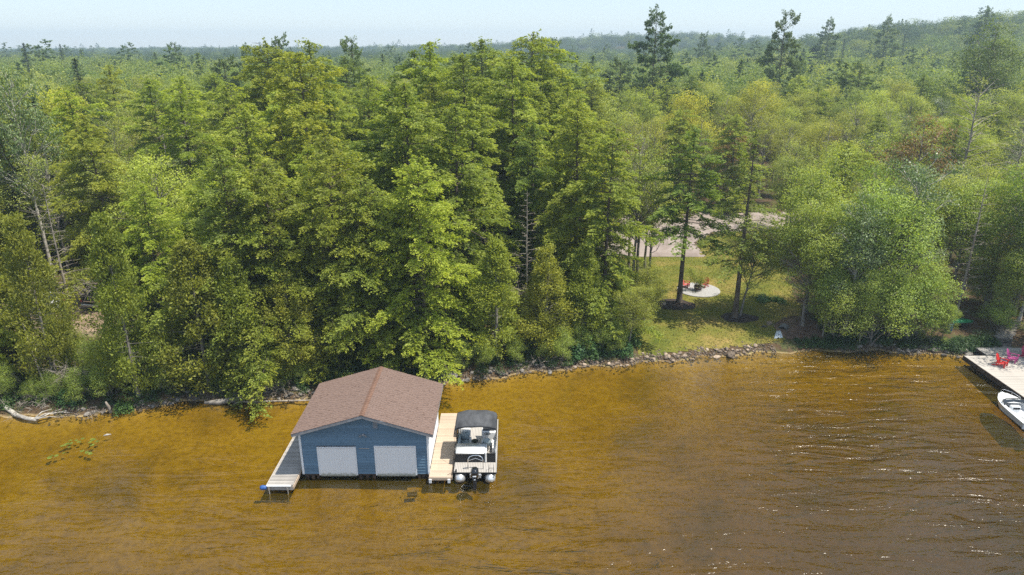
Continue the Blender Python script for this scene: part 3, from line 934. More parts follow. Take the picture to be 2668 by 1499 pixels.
# shore row: hemlocks with foliage to the waterline --------------------
for x in np.arange(-52, 9.5, 3.5):
    xx = x + R0.uniform(-.7, .7); yy = float(shore_y(xx)) + R0.uniform(1.8, 3.2)
    if -46 < xx < -31: yy -= .5
    if -25 < xx < -9: yy += 2.0
    if not free(xx, yy) or not try_place(xx, yy, 2.4): continue
    s = R0.uniform(.70, 1.0)
    if -23 < xx < -5: s = R0.uniform(1.0, 1.32)
    if -36 < xx < -22: s *= .62
    if xx > -4: s *= .72
    plant('shore', xx, yy, s, R0.choice(['bright', 'bright', 'plain', 'olive']), R0)
for x in np.arange(-60, 9, 4.0):
    xx = x + R0.uniform(-1, 1); yy = float(shore_y(xx)) + R0.uniform(5.5, 8)
    if not free(xx, yy) or not try_place(xx, yy, 2.8): continue
    s = R0.uniform(.78, .95) * (.72 if xx < -27 else 1)
    plant('hemlock', xx, yy, s, R0.choice(['bright', 'plain', 'plain', 'olive']), R0)
# main wood ----------------------------------------------------------
cand = []
for j in range(5200):
    y = 54 + 96 * R0.random() ** .85
    x = R0.uniform(-.84, .84) * y * 1.02
    cand.append((x, y))
cand.sort(key=lambda p: p[1])
R0.shuffle(cand)
counts = {}
for x, y in cand:
    if not in_view(x, y) or not free(x, y, 6): continue
    zn = zone(x, y)
    sp = {'left_bank': 4.6, 'behind': 4.7, 'drive': 4.0, 'right': 4.3, 'left_far': 5.0, 'far': 6.0, 'right_far': 5.6}[zn]
    if not try_place(x, y, sp): continue
    q = R0.random()
    if zn == 'behind':
        edge = sm(8, 26, y - float(shore_y(x)))
        top = .86 + .16 * float(edge)
        if y > 95: top *= .93
        if y > 92 and q < .45: kind, s, tn = 'maple', R0.uniform(.95, 1.15), R0.choice(['bright', 'plain', 'olive'])
        elif q < .86: kind, s, tn = 'hemlock', top * R0.choice([R0.uniform(.68, .86), R0.uniform(.86, 1.07)]), R0.choice(['bright', 'plain', 'plain', 'olive', 'deep'])
        elif q < .95: kind, s, tn = 'maple', R0.uniform(.9, 1.15), 'bright'
        else: kind, s, tn = ('snag', R0.uniform(.8, 1.25), 'plain') if q > .975 else ('hemlock', R0.uniform(.6, .8), 'deep')
    elif zn == 'left_bank':
        if q < .5: kind, s, tn = 'hemlock', R0.uniform(.55, .72), R0.choice(['plain', 'bright'])
        elif q < .75: kind, s, tn = 'maple', R0.uniform(.6, .8), 'plain'
        else: kind, s, tn = 'thin', R0.uniform(.7, .9), 'olive'
    elif zn == 'left_far':
        if q < .42: kind, s, tn = 'hemlock', R0.uniform(.70, .88), R0.choice(['olive', 'plain', 'bright'])
        elif q < .72: kind, s, tn = 'maple', R0.uniform(.80, 1.02), R0.choice(['bright', 'olive', 'plain'])
        elif q < .86: kind, s, tn = 'poplar', R0.uniform(.75, .95), 'plain'
        elif q < .93: kind, s, tn = 'thin', R0.uniform(.85, 1.05), 'plain'
        else: kind, s, tn = 'halfdead' if q < .96 else 'snag', R0.uniform(.75, .95), 'olive'
    elif zn == 'drive':
        if q < .40: kind, s, tn = 'maple', R0.uniform(.70, .95), R0.choice(['bright', 'bright', 'olive'])
        elif q < .78: kind, s, tn = 'thin', R0.uniform(.80, 1.1), R0.choice(['bright', 'olive'])
        elif q < .86: kind, s, tn = 'hemlock', R0.uniform(.6, .8), 'plain'
        elif q < .93: kind, s, tn = 'snag', R0.uniform(.7, 1.0), 'plain'
        else: kind, s, tn = 'rusty', R0.uniform(.8, .95), 'olive'
    elif zn == 'right':
        far_ = float(sm(60, 90, y))
        if q < .45: kind, s, tn = 'maple', R0.uniform(.72, .92), R0.choice(['bright', 'plain', 'olive'])
        elif q < .68: kind, s, tn = 'thin', R0.uniform(.78, 1.0), R0.choice(['olive', 'plain'])
        elif q < .80: kind, s, tn = 'poplar', R0.uniform(.65, .85), 'plain'
        elif q < .90: kind, s, tn = 'hemlock', R0.uniform(.5, .68), 'plain'
        elif q < .905: kind, s, tn = 'rusty', R0.uniform(.8, 1.0), 'olive'
        else: kind, s, tn = 'snag', R0.uniform(.6, .9), 'plain'
    else:
        if q < .70: kind, s, tn = 'maple', R0.uniform(.85, 1.1), R0.choice(['bright', 'plain', 'olive', 'deep'])
        elif q < .79: kind, s, tn = 'hemlock', R0.uniform(.65, .82), R0.choice(['plain', 'deep'])
        elif q < .83: kind, s, tn = 'pine', R0.uniform(.7, .85), 'plain'
        elif q < .90: kind, s, tn = 'poplar', R0.uniform(.8, 1.0), 'plain'
        elif q < .96: kind, s, tn = 'thin', R0.uniform(.9, 1.1), 'bright'
        else: kind, s, tn = 'spruce', R0.uniform(.9, 1.1), 'deep'
    counts[kind] = counts.get(kind, 0) + 1
    plant(kind, x, y, s, tn, R0)

# right shore: maples and birches leaning over the water ---------------
for i, (x, y, s, k, lb) in enumerate([
    (25.6, 55.6, .82, 'maple', 'full green maple at the right-hand end of the lawn'),
    (28.4, 53.6, .80, 'poplar', 'white-stemmed birch bent over the dark cove water'),
    (30.6, 54.4, .88, 'maple', 'dense maple hanging over the water beside the white-stemmed birch'),
    (27.2, 58.8, .95, 'maple', 'tall full maple behind the culvert'),
    (33.6, 55.8, .98, 'poplar', 'tall pale birch right of the cove'),
    (33.0, 60.5, 1.0, 'thin', 'tall grey-stemmed tree behind the cove with a visible trunk'),
    (36.8, 61.0, .82, 'maple', 'broad-leaved tree behind the green canoe'),
    (41.5, 60.5, .84, 'maple', 'broad-leaved tree above the stone steps'),
    (45.5, 57.5, .92, 'maple', 'leafy tree at the right edge above the swimming dock'),
    (27.3, 53.3, .85, 'bushy', 'bushy green maple at the water just right of the culvert'),
    (30.3, 52.8, 1.1, 'bushy', 'bushy green maple spilling to the water in the cove'),
    (33.3, 52.7, 1.0, 'bushy', 'bushy maple on the stones at the right end of the cove'),
    (35.2, 52.6, .55, 'bushy', 'small bushy maple beside the pale boulder'),
    (28.6, 56.2, 1.1, 'bushy', 'bushy maple behind the culvert filling the gap under the crowns'),
    (41.8, 54.2, .5, 'bushy', 'small leafy bush just above the stone steps'),
    (44.5, 59.5, 1.0, 'bushy', 'bushy tree at the right photo edge above the steps'),
    (46.5, 50.2, 1.0, 'maple', 'tree just outside the right edge shading the swimming dock'),
    (49.5, 48.0, 1.05, 'maple', 'tree beyond the right edge behind the swimming dock'),
    (-30.2, 44.6, .38, 'bushy', 'low leafy bush on the left bank just below the parked cars'),
    (-31.9, 46.4, .45, 'bushy', 'round leafy bush between the cedars in front of the dark car'),
    (-28.6, 45.6, .42, 'bushy', 'leafy bush right of the gap toward the parked cars'),
    (-34.6, 48.6, .42, 'bushy', 'leafy bush left of the gap toward the parked cars'),
    (29.3, 52.7, .45, 'maple', 'leafy sapling at the foot of the white-stemmed birch'),
    (26.6, 53.6, .42, 'maple', 'low bush-like maple right of the culvert at the water'),
    (34.4, 53.4, .50, 'maple', 'small maple on the bank between the cove and the canoe'),
    (36.0, 52.4, .26, 'maple', 'short leafy sapling left of the blue barrel'),
    (31.6, 57.6, .75, 'maple', 'mid-sized maple behind the dense one over the cove'),
    (43.2, 55.2, .55, 'maple', 'small broad-leaved tree right of the stone steps'),
    (31.8, 52.9, .42, 'maple', 'low leafy sapling hanging over the rocks of the cove')]):
    tree(k, i, 'shore_birch' if k == 'poplar' else 'shore_tree', x, y, s, i * .9, lb, color=[(1, 1.05, .95), (.9, 1.0, .9), (.85, 1.0, .9)][i % 3])

RB2 = random.Random(17)
for (xa, xb, n_, lb, gp, s0) in [(-38, -29.5, 5, 'low leafy bush overhanging the water around the driftwood roots', 'bushes around the driftwood roots', .38), (-30, -23, 5, 'low leafy bush at the water below the leftmost cedars', 'bushes below the leftmost cedars', .42), (-22, -15, 3, 'low bush over the stones behind the driftwood', 'bushes behind the driftwood', .36),
                                 (3.5, 9.0, 4, 'low leafy bush overhanging the brownish stones', 'bushes over the brownish stones', .42), (-4.5, 3.0, 4, 'low bush on the bank under the olive cedars', 'bushes under the olive cedars', .36)]:
    for q_ in range(n_):
        x = xa + (xb - xa) * (q_ + RB2.random()) / n_
        tree('bushy', q_, 'shore_bush', x, float(shore_y(x)) + RB2.uniform(.9, 1.5), s0 * RB2.uniform(.75, 1.15), None, lb, cat='bush', group=gp, color=(.95, 1.05, .9))

# the distant forest: one mass, seen only as a carpet of crowns --------
def low_proto(kind, seed):
    if kind == 'c': (v, f, T), _ = conifer(seed, 17, 3.6, base=.1, per_m=3.4, dens=4.6, sl=.62, sw=.30, cs=.6, rag=.4)
    elif kind == 'p': (v, f, T), _ = conifer(seed, 19, 3.9, base=.3, per_m=2.2, dens=6, sl=.6, sw=.3, cs=.6, rag=.5, tufts=True, rise=(.5, .1), hang=.1, taper=.5, tilt=.8)
    else: (v, f, T), _ = broadleaf(seed, 15, 5.6, base=.15, lobes=13, leaves=150, ls=.55, lobe_r=2.6, inner=.05)
    return v, f, T
hid = bpy.data.collections.new('distant_forest_sources')
srcs = []
for i, (k, mt, cl) in enumerate([('m', 'leaf', (.66, .72, .66)), ('m', 'leaf', (.46, .58, .55)), ('m', 'leaf', (.84, .84, .62)), ('m', 'leaf', (.56, .66, .60)), ('c', 'hemlock', (.5, .6, .6)), ('c', 'hemlock', (.65, .72, .65)), ('p', 'pine', (1, 1, 1)), ('p', 'pine', (.85, .95, 1)), ('m', 'leaf', (.16, .25, .28)), ('m', 'leaf', (.25, .35, .35))]):
    v, f, T = low_proto(k, 400 + i)
    fm = M[mt].copy(); fm.name = 'distant_' + mt          # leaf colours darker for the conifer mix, bluer as distance haze painted in
    for nd in fm.node_tree.nodes:
        if nd.type == 'VALTORGB':
            for e_ in nd.color_ramp.elements: e_.color = tuple(e_.color[q_] * cl[q_] for q_ in range(3)) + (1,)
    o = bpy.data.objects.new('distant_tree_source', np_mesh('distant_tree', v, f, [fm], tint=T))
    hid.objects.link(o); srcs.append(o)
pts, idx, scl, rot = [], [], [], []
rng = np.random.default_rng(5)
def scatter(y0, y1, sp):
    n = int((y1 - y0) * (y0 + y1) * .86 / (sp * sp))
    y = np.sqrt(rng.uniform(y0 * y0, y1 * y1, n)); x = rng.uniform(-.83, .83, n) * y
    q = rng.random(n)
    pn = (.5 + .5 * np.sin(x * .021 + 1) * np.sin(y * .017)) 
    t = np.where(q < .86 + .08 * (1 - pn), rng.integers(0, 4, n), np.where(q < .975, rng.integers(4, 6, n), rng.integers(6, 8, n)))
    dk = (rng.random(n) < sm(260, 560, y) * .9)  # far ridge takes the bluest crowns, distance haze put into the leaf colour
    t = np.where(dk & (t < 6), rng.integers(8, 10, n), t)
    s = rng.uniform(.68, 1.16, n) * np.where(t >= 6, 1.05, 1.0)
    for a in range(n):
        pts.append((x[a], y[a], 0)); idx.append(t[a]); scl.append(s[a]); rot.append(rng.uniform(0, 6.28))
scatter(150, 330, 6.6)
scatter(330, 620, 8.6)
scatter(620, 1250, 11.5)
for _ in range(5200):              # the wood goes on to both sides of the view
    y = rng.uniform(30, 600); x = rng.choice([-1, 1]) * rng.uniform(.84, 1.5) * (y + 10)
    if y < shore_y(x) + 4 or (x > 0 and x < 52 and y < 56): continue
    pts.append((x, y, 0)); idx.append(rng.integers(0, 8)); scl.append(rng.uniform(.8, 1.15)); rot.append(rng.uniform(0, 6.28))
P = np.array(pts); P[:, 2] = ground_z(P[:, 0], P[:, 1]) - .3
me = bpy.data.meshes.new('distant_forest')
me.vertices.add(len(P)); me.vertices.foreach_set('co', P.astype(np.float32).ravel())
for nm, tp, arr in (('kind_index', 'INT', idx), ('size', 'FLOAT', scl), ('turn', 'FLOAT', rot)):
    a = me.attributes.new(nm, tp, 'POINT'); a.data.foreach_set('value', np.array(arr, dtype=np.int32 if tp == 'INT' else np.float32))
df = mobj('distant_forest', me)
tag(df, 'distant mixed forest whose crowns run together up to the skyline', kind='stuff')
ng = bpy.data.node_groups.new('distant_forest_points', 'GeometryNodeTree')
ng.interface.new_socket('Geometry', in_out='INPUT', socket_type='NodeSocketGeometry')
ng.interface.new_socket('Geometry', in_out='OUTPUT', socket_type='NodeSocketGeometry')
gi = ng.nodes.new('NodeGroupInput'); go = ng.nodes.new('NodeGroupOutput')
ci = ng.nodes.new('GeometryNodeCollectionInfo'); ci.inputs[0].default_value = hid
ci.inputs['Separate Children'].default_value = True
ci.inputs['Reset Children'].default_value = True
ip = ng.nodes.new('GeometryNodeInstanceOnPoints'); ip.inputs['Pick Instance'].default_value = True
def attr(nm, tp):
    n = ng.nodes.new('GeometryNodeInputNamedAttribute'); n.data_type = tp; n.inputs[0].default_value = nm
    return [o for o in n.outputs if o.enabled][0]
ng.links.new(gi.outputs[0], ip.inputs['Points'])
ng.links.new(ci.outputs[0], ip.inputs['Instance'])
ng.links.new(attr('kind_index', 'INT'), ip.inputs['Instance Index'])
ng.links.new(attr('size', 'FLOAT'), ip.inputs['Scale'])
cx = ng.nodes.new('ShaderNodeCombineXYZ'); ng.links.new(attr('turn', 'FLOAT'), cx.inputs['Z'])
ng.links.new(cx.outputs[0], ip.inputs['Rotation'])
ng.links.new(ip.outputs[0], go.inputs[0])
md = df.modifiers.new('points', 'NODES'); md.node_group = ng

# pines and spruces that break the skyline, each one a thing ------------
sky_trees = [(1405, 98, 230, 'pine'), (1440, 100, 238, 'pine'), (1835, 88, 330, 'pine'), (2165, 50, 300, 'pine'), (2210, 48, 290, 'spruce'), (2282, 40, 300, 'pine'), (2318, 44, 300, 'pine'), (2368, 40, 330, 'spruce'), (2415, 30, 320, 'pine'), (2578, 22, 300, 'pine'), (2620, 30, 290, 'spruce'), (2650, 28, 270, 'pine'),
             (60, 112, 190, 'spruce'), (100, 122, 210, 'pine'), (155, 115, 260, 'spruce'), (280, 122, 300, 'pine'), (453, 112, 260, 'pine'), (560, 110, 160, 'pine'), (640, 118, 190, 'pine'), (500, 120, 300, 'pine'), (725, 102, 128, 'pine'), (825, 106, 135, 'pine'), (915, 100, 120, 'pine')]
for i, (px, py, d, k) in enumerate(sky_trees):
    xx = (px - 1334) / 1778.7; uu = -(py - 749.5) / 1778.7
    th = math.radians(PITCH)
    dy = math.cos(th) + uu * math.sin(th); dz = -math.sin(th) + uu * math.cos(th)
    t = d / dy
    X, Z = xx * t, CAM_H + dz * t
    g0 = gz(X, d)
    Ht = {'pine': 24, 'spruce': 14}[k]
    if k == 'pine' and i % 3 == 2 and px > 2100: continue
    if k == 'pine' and i % 2 and px < 1000: continue
    s = max(.55, min(1.35, (Z - g0) / Ht))
    if k == 'spruce': s = max(.9, min(1.6, (Z - g0) / Ht))
    side = 'right-hand hill' if px > 2100 else ('skyline right of centre' if px > 1300 else 'left skyline')
    e = tree(k, i, KN[k][0], X, d, s, i * 1.1, f'{"white pine" if k == "pine" else "spruce spire"} breaking the {side}', group=f'{"pines" if k == "pine" else "spruces"} breaking the {side}', color=(1.1, 1.12, 1.1))
    e.scale = (s * .68, s * .68, s)

# ------------------------------------------------------------------ boathouse
M['blue'] = noisy('blue_siding_paint', (0.095, 0.175, 0.255), (0.135, 0.225, 0.315), 5, .65, per_obj=.13, detail=6, c3=(0.115, 0.20, 0.285))
M['white'] = noisy('white_paint', (0.74, 0.77, 0.80), (0.86, 0.87, 0.88), 4, .55, per_obj=.03)
M['fascia'] = noisy('grey_fascia', (0.20, 0.20, 0.21), (0.34, 0.35, 0.37), 4, .7)
M['shingle'] = noisy('roof_shingle', (0.10, 0.063, 0.051), (0.185, 0.128, 0.107), 5, .95, .006, 60, detail=10, c3=(0.132, 0.086, 0.07), lo=.3, hi=.7)
M['ridge'] = noisy('ridge_shingle', (0.145, 0.082, 0.058), (0.185, 0.108, 0.078), 2.5, .95, .006, 60, detail=8)
M['dark_wood'] = noisy('wet_dark_wood', (0.02, 0.015, 0.012), (0.10, 0.07, 0.05), 3, .8, .01, 12)
M['grey_deck'] = noisy('weathered_deck', (0.12, 0.115, 0.11), (0.36, 0.335, 0.31), 2.4, .9, .006, 20, stretch=(.35, 6, 1), per_obj=.22, c3=(0.29, 0.27, 0.25), detail=7)
M['new_deck'] = noisy('blond_deck', (0.34, 0.265, 0.195), (0.48, 0.385, 0.295), 2.4, .85, .004, 20, stretch=(.35, 6, 1), per_obj=.14, c3=(0.41, 0.32, 0.24), detail=7)
M['pale_deck'] = noisy('pale_deck', (0.34, 0.31, 0.275), (0.50, 0.465, 0.43), 2.4, .9, .004, 20, stretch=(.35, 6, 1), per_obj=.10, detail=7)
M['metal'] = noisy('galvanised_metal', (0.40, 0.41, 0.42), (0.62, 0.63, 0.64), 6, .45, metallic=.7)
M['blue_plastic'] = noisy('blue_plastic', (0.02, 0.07, 0.24), (0.04, 0.11, 0.32), 4, .45)

def door_material():
    m, nt, out = new_mat('white_plank_door')
    b = N(nt, 'ShaderNodeBsdfPrincipled', ins={'Roughness': .6})
    tc = N(nt, 'ShaderNodeTexCoord'); sx = N(nt, 'ShaderNodeSeparateXYZ'); nt.links.new(tc.outputs['Object'], sx.inputs[0])
    no = N(nt, 'ShaderNodeTexNoise', ins={'Scale': 6.0, 'Detail': 6.0, 'Roughness': .7}); nt.links.new(tc.outputs['Object'], no.inputs['Vector'])
    # splash stain of algae along the foot of the planks
    a = N(nt, 'ShaderNodeMath', operation='MULTIPLY_ADD'); a.inputs[1].default_value = .55; nt.links.new(no.outputs[0], a.inputs[0])
    s2 = N(nt, 'ShaderNodeMath', operation='MULTIPLY'); s2.inputs[1].default_value = -1; nt.links.new(sx.outputs['Z'], s2.inputs[0])
    nt.links.new(s2.outputs[0], a.inputs[2])
    r = ramp(nt, [(.02, (.88, .89, .90)), (.13, (.52, .53, .48)), (.3, (.20, .20, .15))])
    nt.links.new(a.outputs[0], r.inputs[0]); nt.links.new(r.outputs[0], b.inputs['Base Color'])
    nt.links.new(b.outputs[0], out.inputs[0])
    return m
M['door'] = door_material()

BX0, BX1, BY0, BY1 = -12.24, -4.90, 34.2, 39.45
EZ, RZ = 3.40, 4.52          # roof deck heights over the wall line and ridge
RX = (BX0 + BX1) / 2 + .10
house = empty('boathouse', ((BX0 + BX1) / 2, BY0, 0))
tag(house, 'blue clapboard boathouse with two white doors and a brown shingle gable roof', 'boathouse')
HO = house.location
def hp(mbuilder, name, mat, parent=None, **k):
    """mesh given in world coordinates, hung on the house"""
    par = parent or house
    o = mbuilder.build(name, mat, par, **k)
    off = Vector(HO) if par is house else Vector(HO)
    me = o.data
    co = np.empty(len(me.vertices) * 3, dtype=np.float32); me.vertices.foreach_get('co', co)
    co = co.reshape(-1, 3) - np.array(off, dtype=np.float32); me.vertices.foreach_set('co', co.ravel()); me.update()
    return o
OVX, OVY0, OVY1 = .30, .45, .42
def roof_z(x):
    half = (BX1 - BX0) / 2
    if x <= RX: return EZ + (RZ - EZ) * (x - BX0) / (RX - BX0)
    return EZ + (RZ - EZ) * (BX1 - x) / (BX1 - RX)
def gable_slot(z):
    """x range of the gable at height z"""
    if z <= EZ - .12: return BX0, BX1
    k = (z - (EZ - .12)) / (RZ - EZ)
    return BX0 + k * (RX - BX0), BX1 - k * (BX1 - RX)

D1 = (-11.25, -9.15, .22, 2.10); D2 = (-7.92, -5.67, .22, 2.18)
# core walls behind the boards
core = MB()
for a, b in ((BX0 + .02, D1[0]), (D1[1], D2[0]), (D2[1], BX1 - .02)): core.box(a, b, BY0 + .02, BY0 + .12, .35, 2.2)
core.box(D1[0], D1[1], BY0 + .02, BY0 + .12, D1[3], 2.2)
core.box(D2[0], D2[1], BY0 + .02, BY0 + .12, D2[3] , 2.2)
core.box(BX0 + .02, BX1 - .02, BY0 + .02, BY0 + .12, 2.2, EZ - .14)
for yy in (BY0 + .02, BY1 - .12):
    x0, x1 = BX0 + .02, BX1 - .02
    core.add([(x0, yy, EZ - .14), (x1, yy, EZ - .14), (RX, yy, RZ - .14), (x0, yy + .1, EZ - .14), (x1, yy + .1, EZ - .14), (RX, yy + .1, RZ - .14)], [(0, 1, 2), (3, 5, 4), (0, 3, 4, 1), (1, 4, 5, 2), (2, 5, 3, 0)])
core.box(BX0 + .02, BX0 + .10, BY0 + .12, BY1 - .12, .35, EZ - .14)
core.box(BX1 - .10, BX1 - .02, BY0 + .12, BY1 - .12, .35, EZ - .14)
core.box(BX0 + .02, BX1 - .02, BY1 - .12, BY1 - .02, .35, EZ - .14)
hp(core, 'wall', M['dark_wood'])
# clapboards on the front
def board_front(x0, x1, z0, z1, xt0=None, xt1=None):
    xt0 = x0 if xt0 is None else xt0; xt1 = x1 if xt1 is None else xt1
    y = BY0 + .017
    vs = [(x0, y - .042, z0), (x1, y - .042, z0), (x1, y, z0), (x0, y, z0), (xt0, y - .010, z1), (xt1, y - .010, z1), (xt1, y, z1), (xt0, y, z1)]
    o = hp(MB().hexa(vs), 'siding_board', M['blue'])
    return o
z = .36; st = .192
rb = random.Random(3)
while z < RZ - .25:
    z1 = z + st - .016  # dark core colour in the gap stands for the shadow line between boards
    a0, b0 = gable_slot(z); a1, b1 = gable_slot(z1)
    segs = [(a0 + .02, b0 - .02, a1 + .02, b1 - .02)]
    if z < 2.12:
        segs = []
        wall_l, wall_r = BX0 + .02, BX1 - .02
        for a, b in ((wall_l, D1[0] - .10), (D1[1] + .10, D2[0] - .10), (D2[1] + .10, wall_r)): segs.append((a, b, a, b))
    for s_ in segs:
        a, b, at_, bt = s_
        if b - a > 4.2:       # long runs are butted from two boards
            j = a + (b - a) * rb.uniform(.35, .65)
            if bt > j > at_:
                board_front(a, j - .003, z, z1, at_, j - .003); board_front(j + .003, b, z, z1, j + .003, bt); continue
        if bt - at_ > .1: board_front(a, b, z, z1, at_, bt)
    z += st
    if abs(z - 2.088) < .02: pass
# patch above doors between 2.12 course and door heads handled by trims
# side clapboards, white
for k in range(15):
    z0 = .36 + k * .2
    for sx_, xx in ((1, BX1), (-1, BX0)):
        xi = xx - sx_ * .017
        vs = [(xi, BY0 + .10, z0), (xi + sx_ * .03, BY0 + .10, z0), (xi + sx_ * .03, BY1 - .05, z0), (xi, BY1 - .05, z0),
              (xi, BY0 + .10, z0 + .196), (xi + sx_ * .008, BY0 + .10, z0 + .196), (xi + sx_ * .008, BY1 - .05, z0 + .196), (xi, BY1 - .05, z0 + .196)]
        if sx_ < 0: vs = [vs[i] for i in (1, 0, 3, 2, 5, 4, 7, 6)]
        o = hp(MB().hexa(vs), 'siding_board', M['white'])
# corner posts
for xx in (BX0, BX1):
    sg = 1 if xx == BX1 else -1
    hp(MB().box(xx - .06 + sg * .02, xx + .06 + sg * .02, BY0 - .045, BY0 + .095, .34, EZ - .20), 'corner_trim', M['white'], bevel=.004)
    hp(MB().box(xx - .05, xx + .05 + .0, BY1 - .05, BY1 + .05, .34, EZ - .20), 'corner_trim', M['white'], bevel=.004)
hp(MB().box(BX0 + .1, BX1 - .1, BY0 - .024, BY0 + .016, 3.10, 3.14), 'seam_strip', M['blue'])
# doors
for (a, b, z0, z1) in (D1, D2):
    dz0 = z0
    d = MB(); n = 14; wdt = (b - a) / n
    for k in range(n):
        d.box(a + k * wdt + .0015, a + (k + 1) * wdt - .0015, BY0 - .03 - (.0015 if k % 2 else 0), BY0 + .02, 0, z1 - dz0)
    d.box(a, b, BY0 + .0, BY0 + .05, .01, z1 - dz0 - .01)
    o = d.build('boat_door', M['door'], house)
    o.location = (0 - HO.x, -HO.y, dz0 - .02)
    fr = MB()
    fr.box(a - .09, a, BY0 - .05, BY0 + .03, z0 + .06, z1 + .09); fr.box(b, b + .09, BY0 - .05, BY0 + .03, z0 + .06, z1 + .09); fr.box(a, b, BY0 - .05, BY0 + .03, z1, z1 + .09)
    hp(fr, 'door_frame', M['white'], bevel=.004)
# gable vent
vb = MB(); vx0, vx1, vz0, vz1 = -7.97, -7.70, 3.42, 3.88
vb.box(vx0 - .04, vx0, BY0 - .05, BY0, vz0 - .04, vz1 + .04); vb.box(vx1, vx1 + .04, BY0 - .05, BY0, vz0 - .04, vz1 + .04)
vb.box(vx0, vx1, BY0 - .05, BY0, vz1, vz1 + .04); vb.box(vx0, vx1, BY0 - .05, BY0, vz0 - .04, vz0)
gv = hp(vb, 'gable_vent', M['blue'])
sl = MB(); sl.box(vx0, vx1, BY0 - .022, BY0 - .018, vz0, vz1)
for k in range(7):
    zz = vz0 + .03 + k * .062
    sl.hexa([(vx0, BY0 - .045, zz), (vx1, BY0 - .045, zz), (vx1, BY0 - .035, zz + .004), (vx0, BY0 - .035, zz + .004), (vx0, BY0 - .025, zz + .04), (vx1, BY0 - .025, zz + .04), (vx1, BY0 - .02, zz + .045), (vx0, BY0 - .02, zz + .045)])
hp(sl, 'vent_louvres', M['fascia'], parent=gv)
# flood lamp and small bar over the middle
lm = MB(); lm.box(-8.62, -8.50, BY0 - .10, BY0 - .02, 2.98, 3.08); lm.tube([(-8.66, BY0 - .10, 3.04), (-8.74, BY0 - .2, 2.98)], [.03, .06], 8); lm.tube([(-8.46, BY0 - .10, 3.04), (-8.38, BY0 - .2, 2.98)], [.03, .06], 8)
hp(lm, 'flood_lamp', M['fascia'])
hp(MB().box(-8.88, -8.28, BY0 - .06, BY0 - .022, 2.10, 2.13), 'light_bar', M['metal'])
# sills, posts and cribs under the wall
su = MB()
for a, b in ((BX0 + .05, D1[0] - .1), (D1[1] + .1, D2[0] - .1), (D2[1] + .1, BX1 - .05)):
    su.box(a, b, BY0 + .0, BY0 + .2, .24, .345)
hp(su, 'sill_beam', M['dark_wood'])
cr = MB()
for a, b in ((BX0 + .05, D1[0] - .05), (D1[1] + .1, D2[0] - .1), (D2[1] + .1, BX1 + .02)):
    for xx in (a + .12, (a + b) / 2, b - .12):
        cr.box(xx - .09, xx + .09, BY0 + .02, BY0 + .2, -1.9, .24)
    for k in range(5): cr.box(a, b, BY0 + .22, BY1 - .2, -1.7 + k * .38, -1.7 + k * .38 + .16)
hp(cr, 'crib', M['dark_wood'])
hp(MB().box(BX0 + .1, BX1 - .1, BY0 + .25, BY1 - .15, .30, .34), 'floor_deck', M['dark_wood'])
# roof decks and fascia
def slope(xa, xb, y0, y1, lift, th):
    za, zb = roof_z(xa) + lift, roof_z(xb) + lift
    return [(xa, y0, za - th), (xb, y0, zb - th), (xb, y1, zb - th), (xa, y1, za - th), (xa, y0, za), (xb, y0, zb), (xb, y1, zb), (xa, y1, za)]
ya, yb = BY0 - OVY0, BY1 + OVY1
xl, xr = BX0 - OVX, BX1 + OVX + .08
rf = MB().hexa(slope(xl, RX, ya, yb, 0, .05)).hexa(slope(RX, xr, ya, yb, 0, .05))
roof = hp(rf, 'roof', M['fascia'])
fa = MB()
for (a, b) in ((xl, RX), (RX, xr)):
    for yy in (ya - .028, yb + .003):
        za, zb = roof_z(a), roof_z(b)
        fa.hexa([(a, yy, za - .19), (b, yy, zb - .19), (b, yy + .025, zb - .19), (a, yy + .025, za - .19), (a, yy, za - .005), (b, yy, zb - .005), (b, yy + .025, zb - .005), (a, yy + .025, za - .005)])
fa.box(xl - .028, xl - .003, ya - .02, yb + .02, roof_z(xl) - .17, roof_z(xl) - .01)
fa.box(xr + .003, xr + .028, ya - .02, yb + .02, roof_z(xr) - .17, roof_z(xr) - .01)
hp(fa, 'fascia', M['fascia'], parent=roof)
# shingle courses: real tabs, joined (about 4 pixels each in the photograph)
rs = random.Random(11)
shg = MB()
nc = 27
for side in (0, 1):
    xe = xl - .03 if side == 0 else xr + .03
    Lx = (RX - xe)
    for c in range(nc):
        xa = xe + Lx * c / nc; xb = xe + Lx * (c + 1) / nc
        za, zb = roof_z(xa), roof_z(xb)
        y = ya - .035 - rs.uniform(0, .15)
        while y < yb + .03:
            w_ = rs.uniform(.15, .31)
            y0_, y1_ = max(y, ya - .035), min(y + w_ - .022, yb + .035)
            if y1_ - y0_ > .02:
                t0 = .024 + rs.uniform(0, .012)
                vs = [(xa, y0_, za + .002), (xa, y1_, za + .002), (xb, y1_, zb + .002), (xb, y0_, zb + .002), (xa, y0_, za + t0), (xa, y1_, za + t0), (xb, y1_, zb + .006), (xb, y0_, zb + .006)]
                if side == 0: vs = [vs[i] for i in (0, 3, 2, 1, 4, 7, 6, 5)]
                shg.hexa(vs)
            y += w_
o = hp(shg, 'shingles', M['shingle'], parent=roof); o['kind'] = 'stuff'
me = o.data
rng = np.random.default_rng(4)
rc = MB(); y = ya - .04
while y < yb:
    y1_ = min(y + .20, yb + .04)
    for sgn in (-1, 1):
        xo = RX + sgn * .15
        zt, zo = RZ + .03, roof_z(xo) + .028
        vs = [(RX, y, zt), (RX, y1_ - .006, zt - .006), (xo, y1_ - .006, zo - .006), (xo, y, zo), (RX, y, zt + .016), (RX, y1_ - .006, zt + .006), (xo, y1_ - .006, zo + .004), (xo, y, zo + .014)]
        if sgn < 0: vs = [vs[i] for i in (0, 3, 2, 1, 4, 7, 6, 5)]
        rc.hexa(vs)
    y += .20
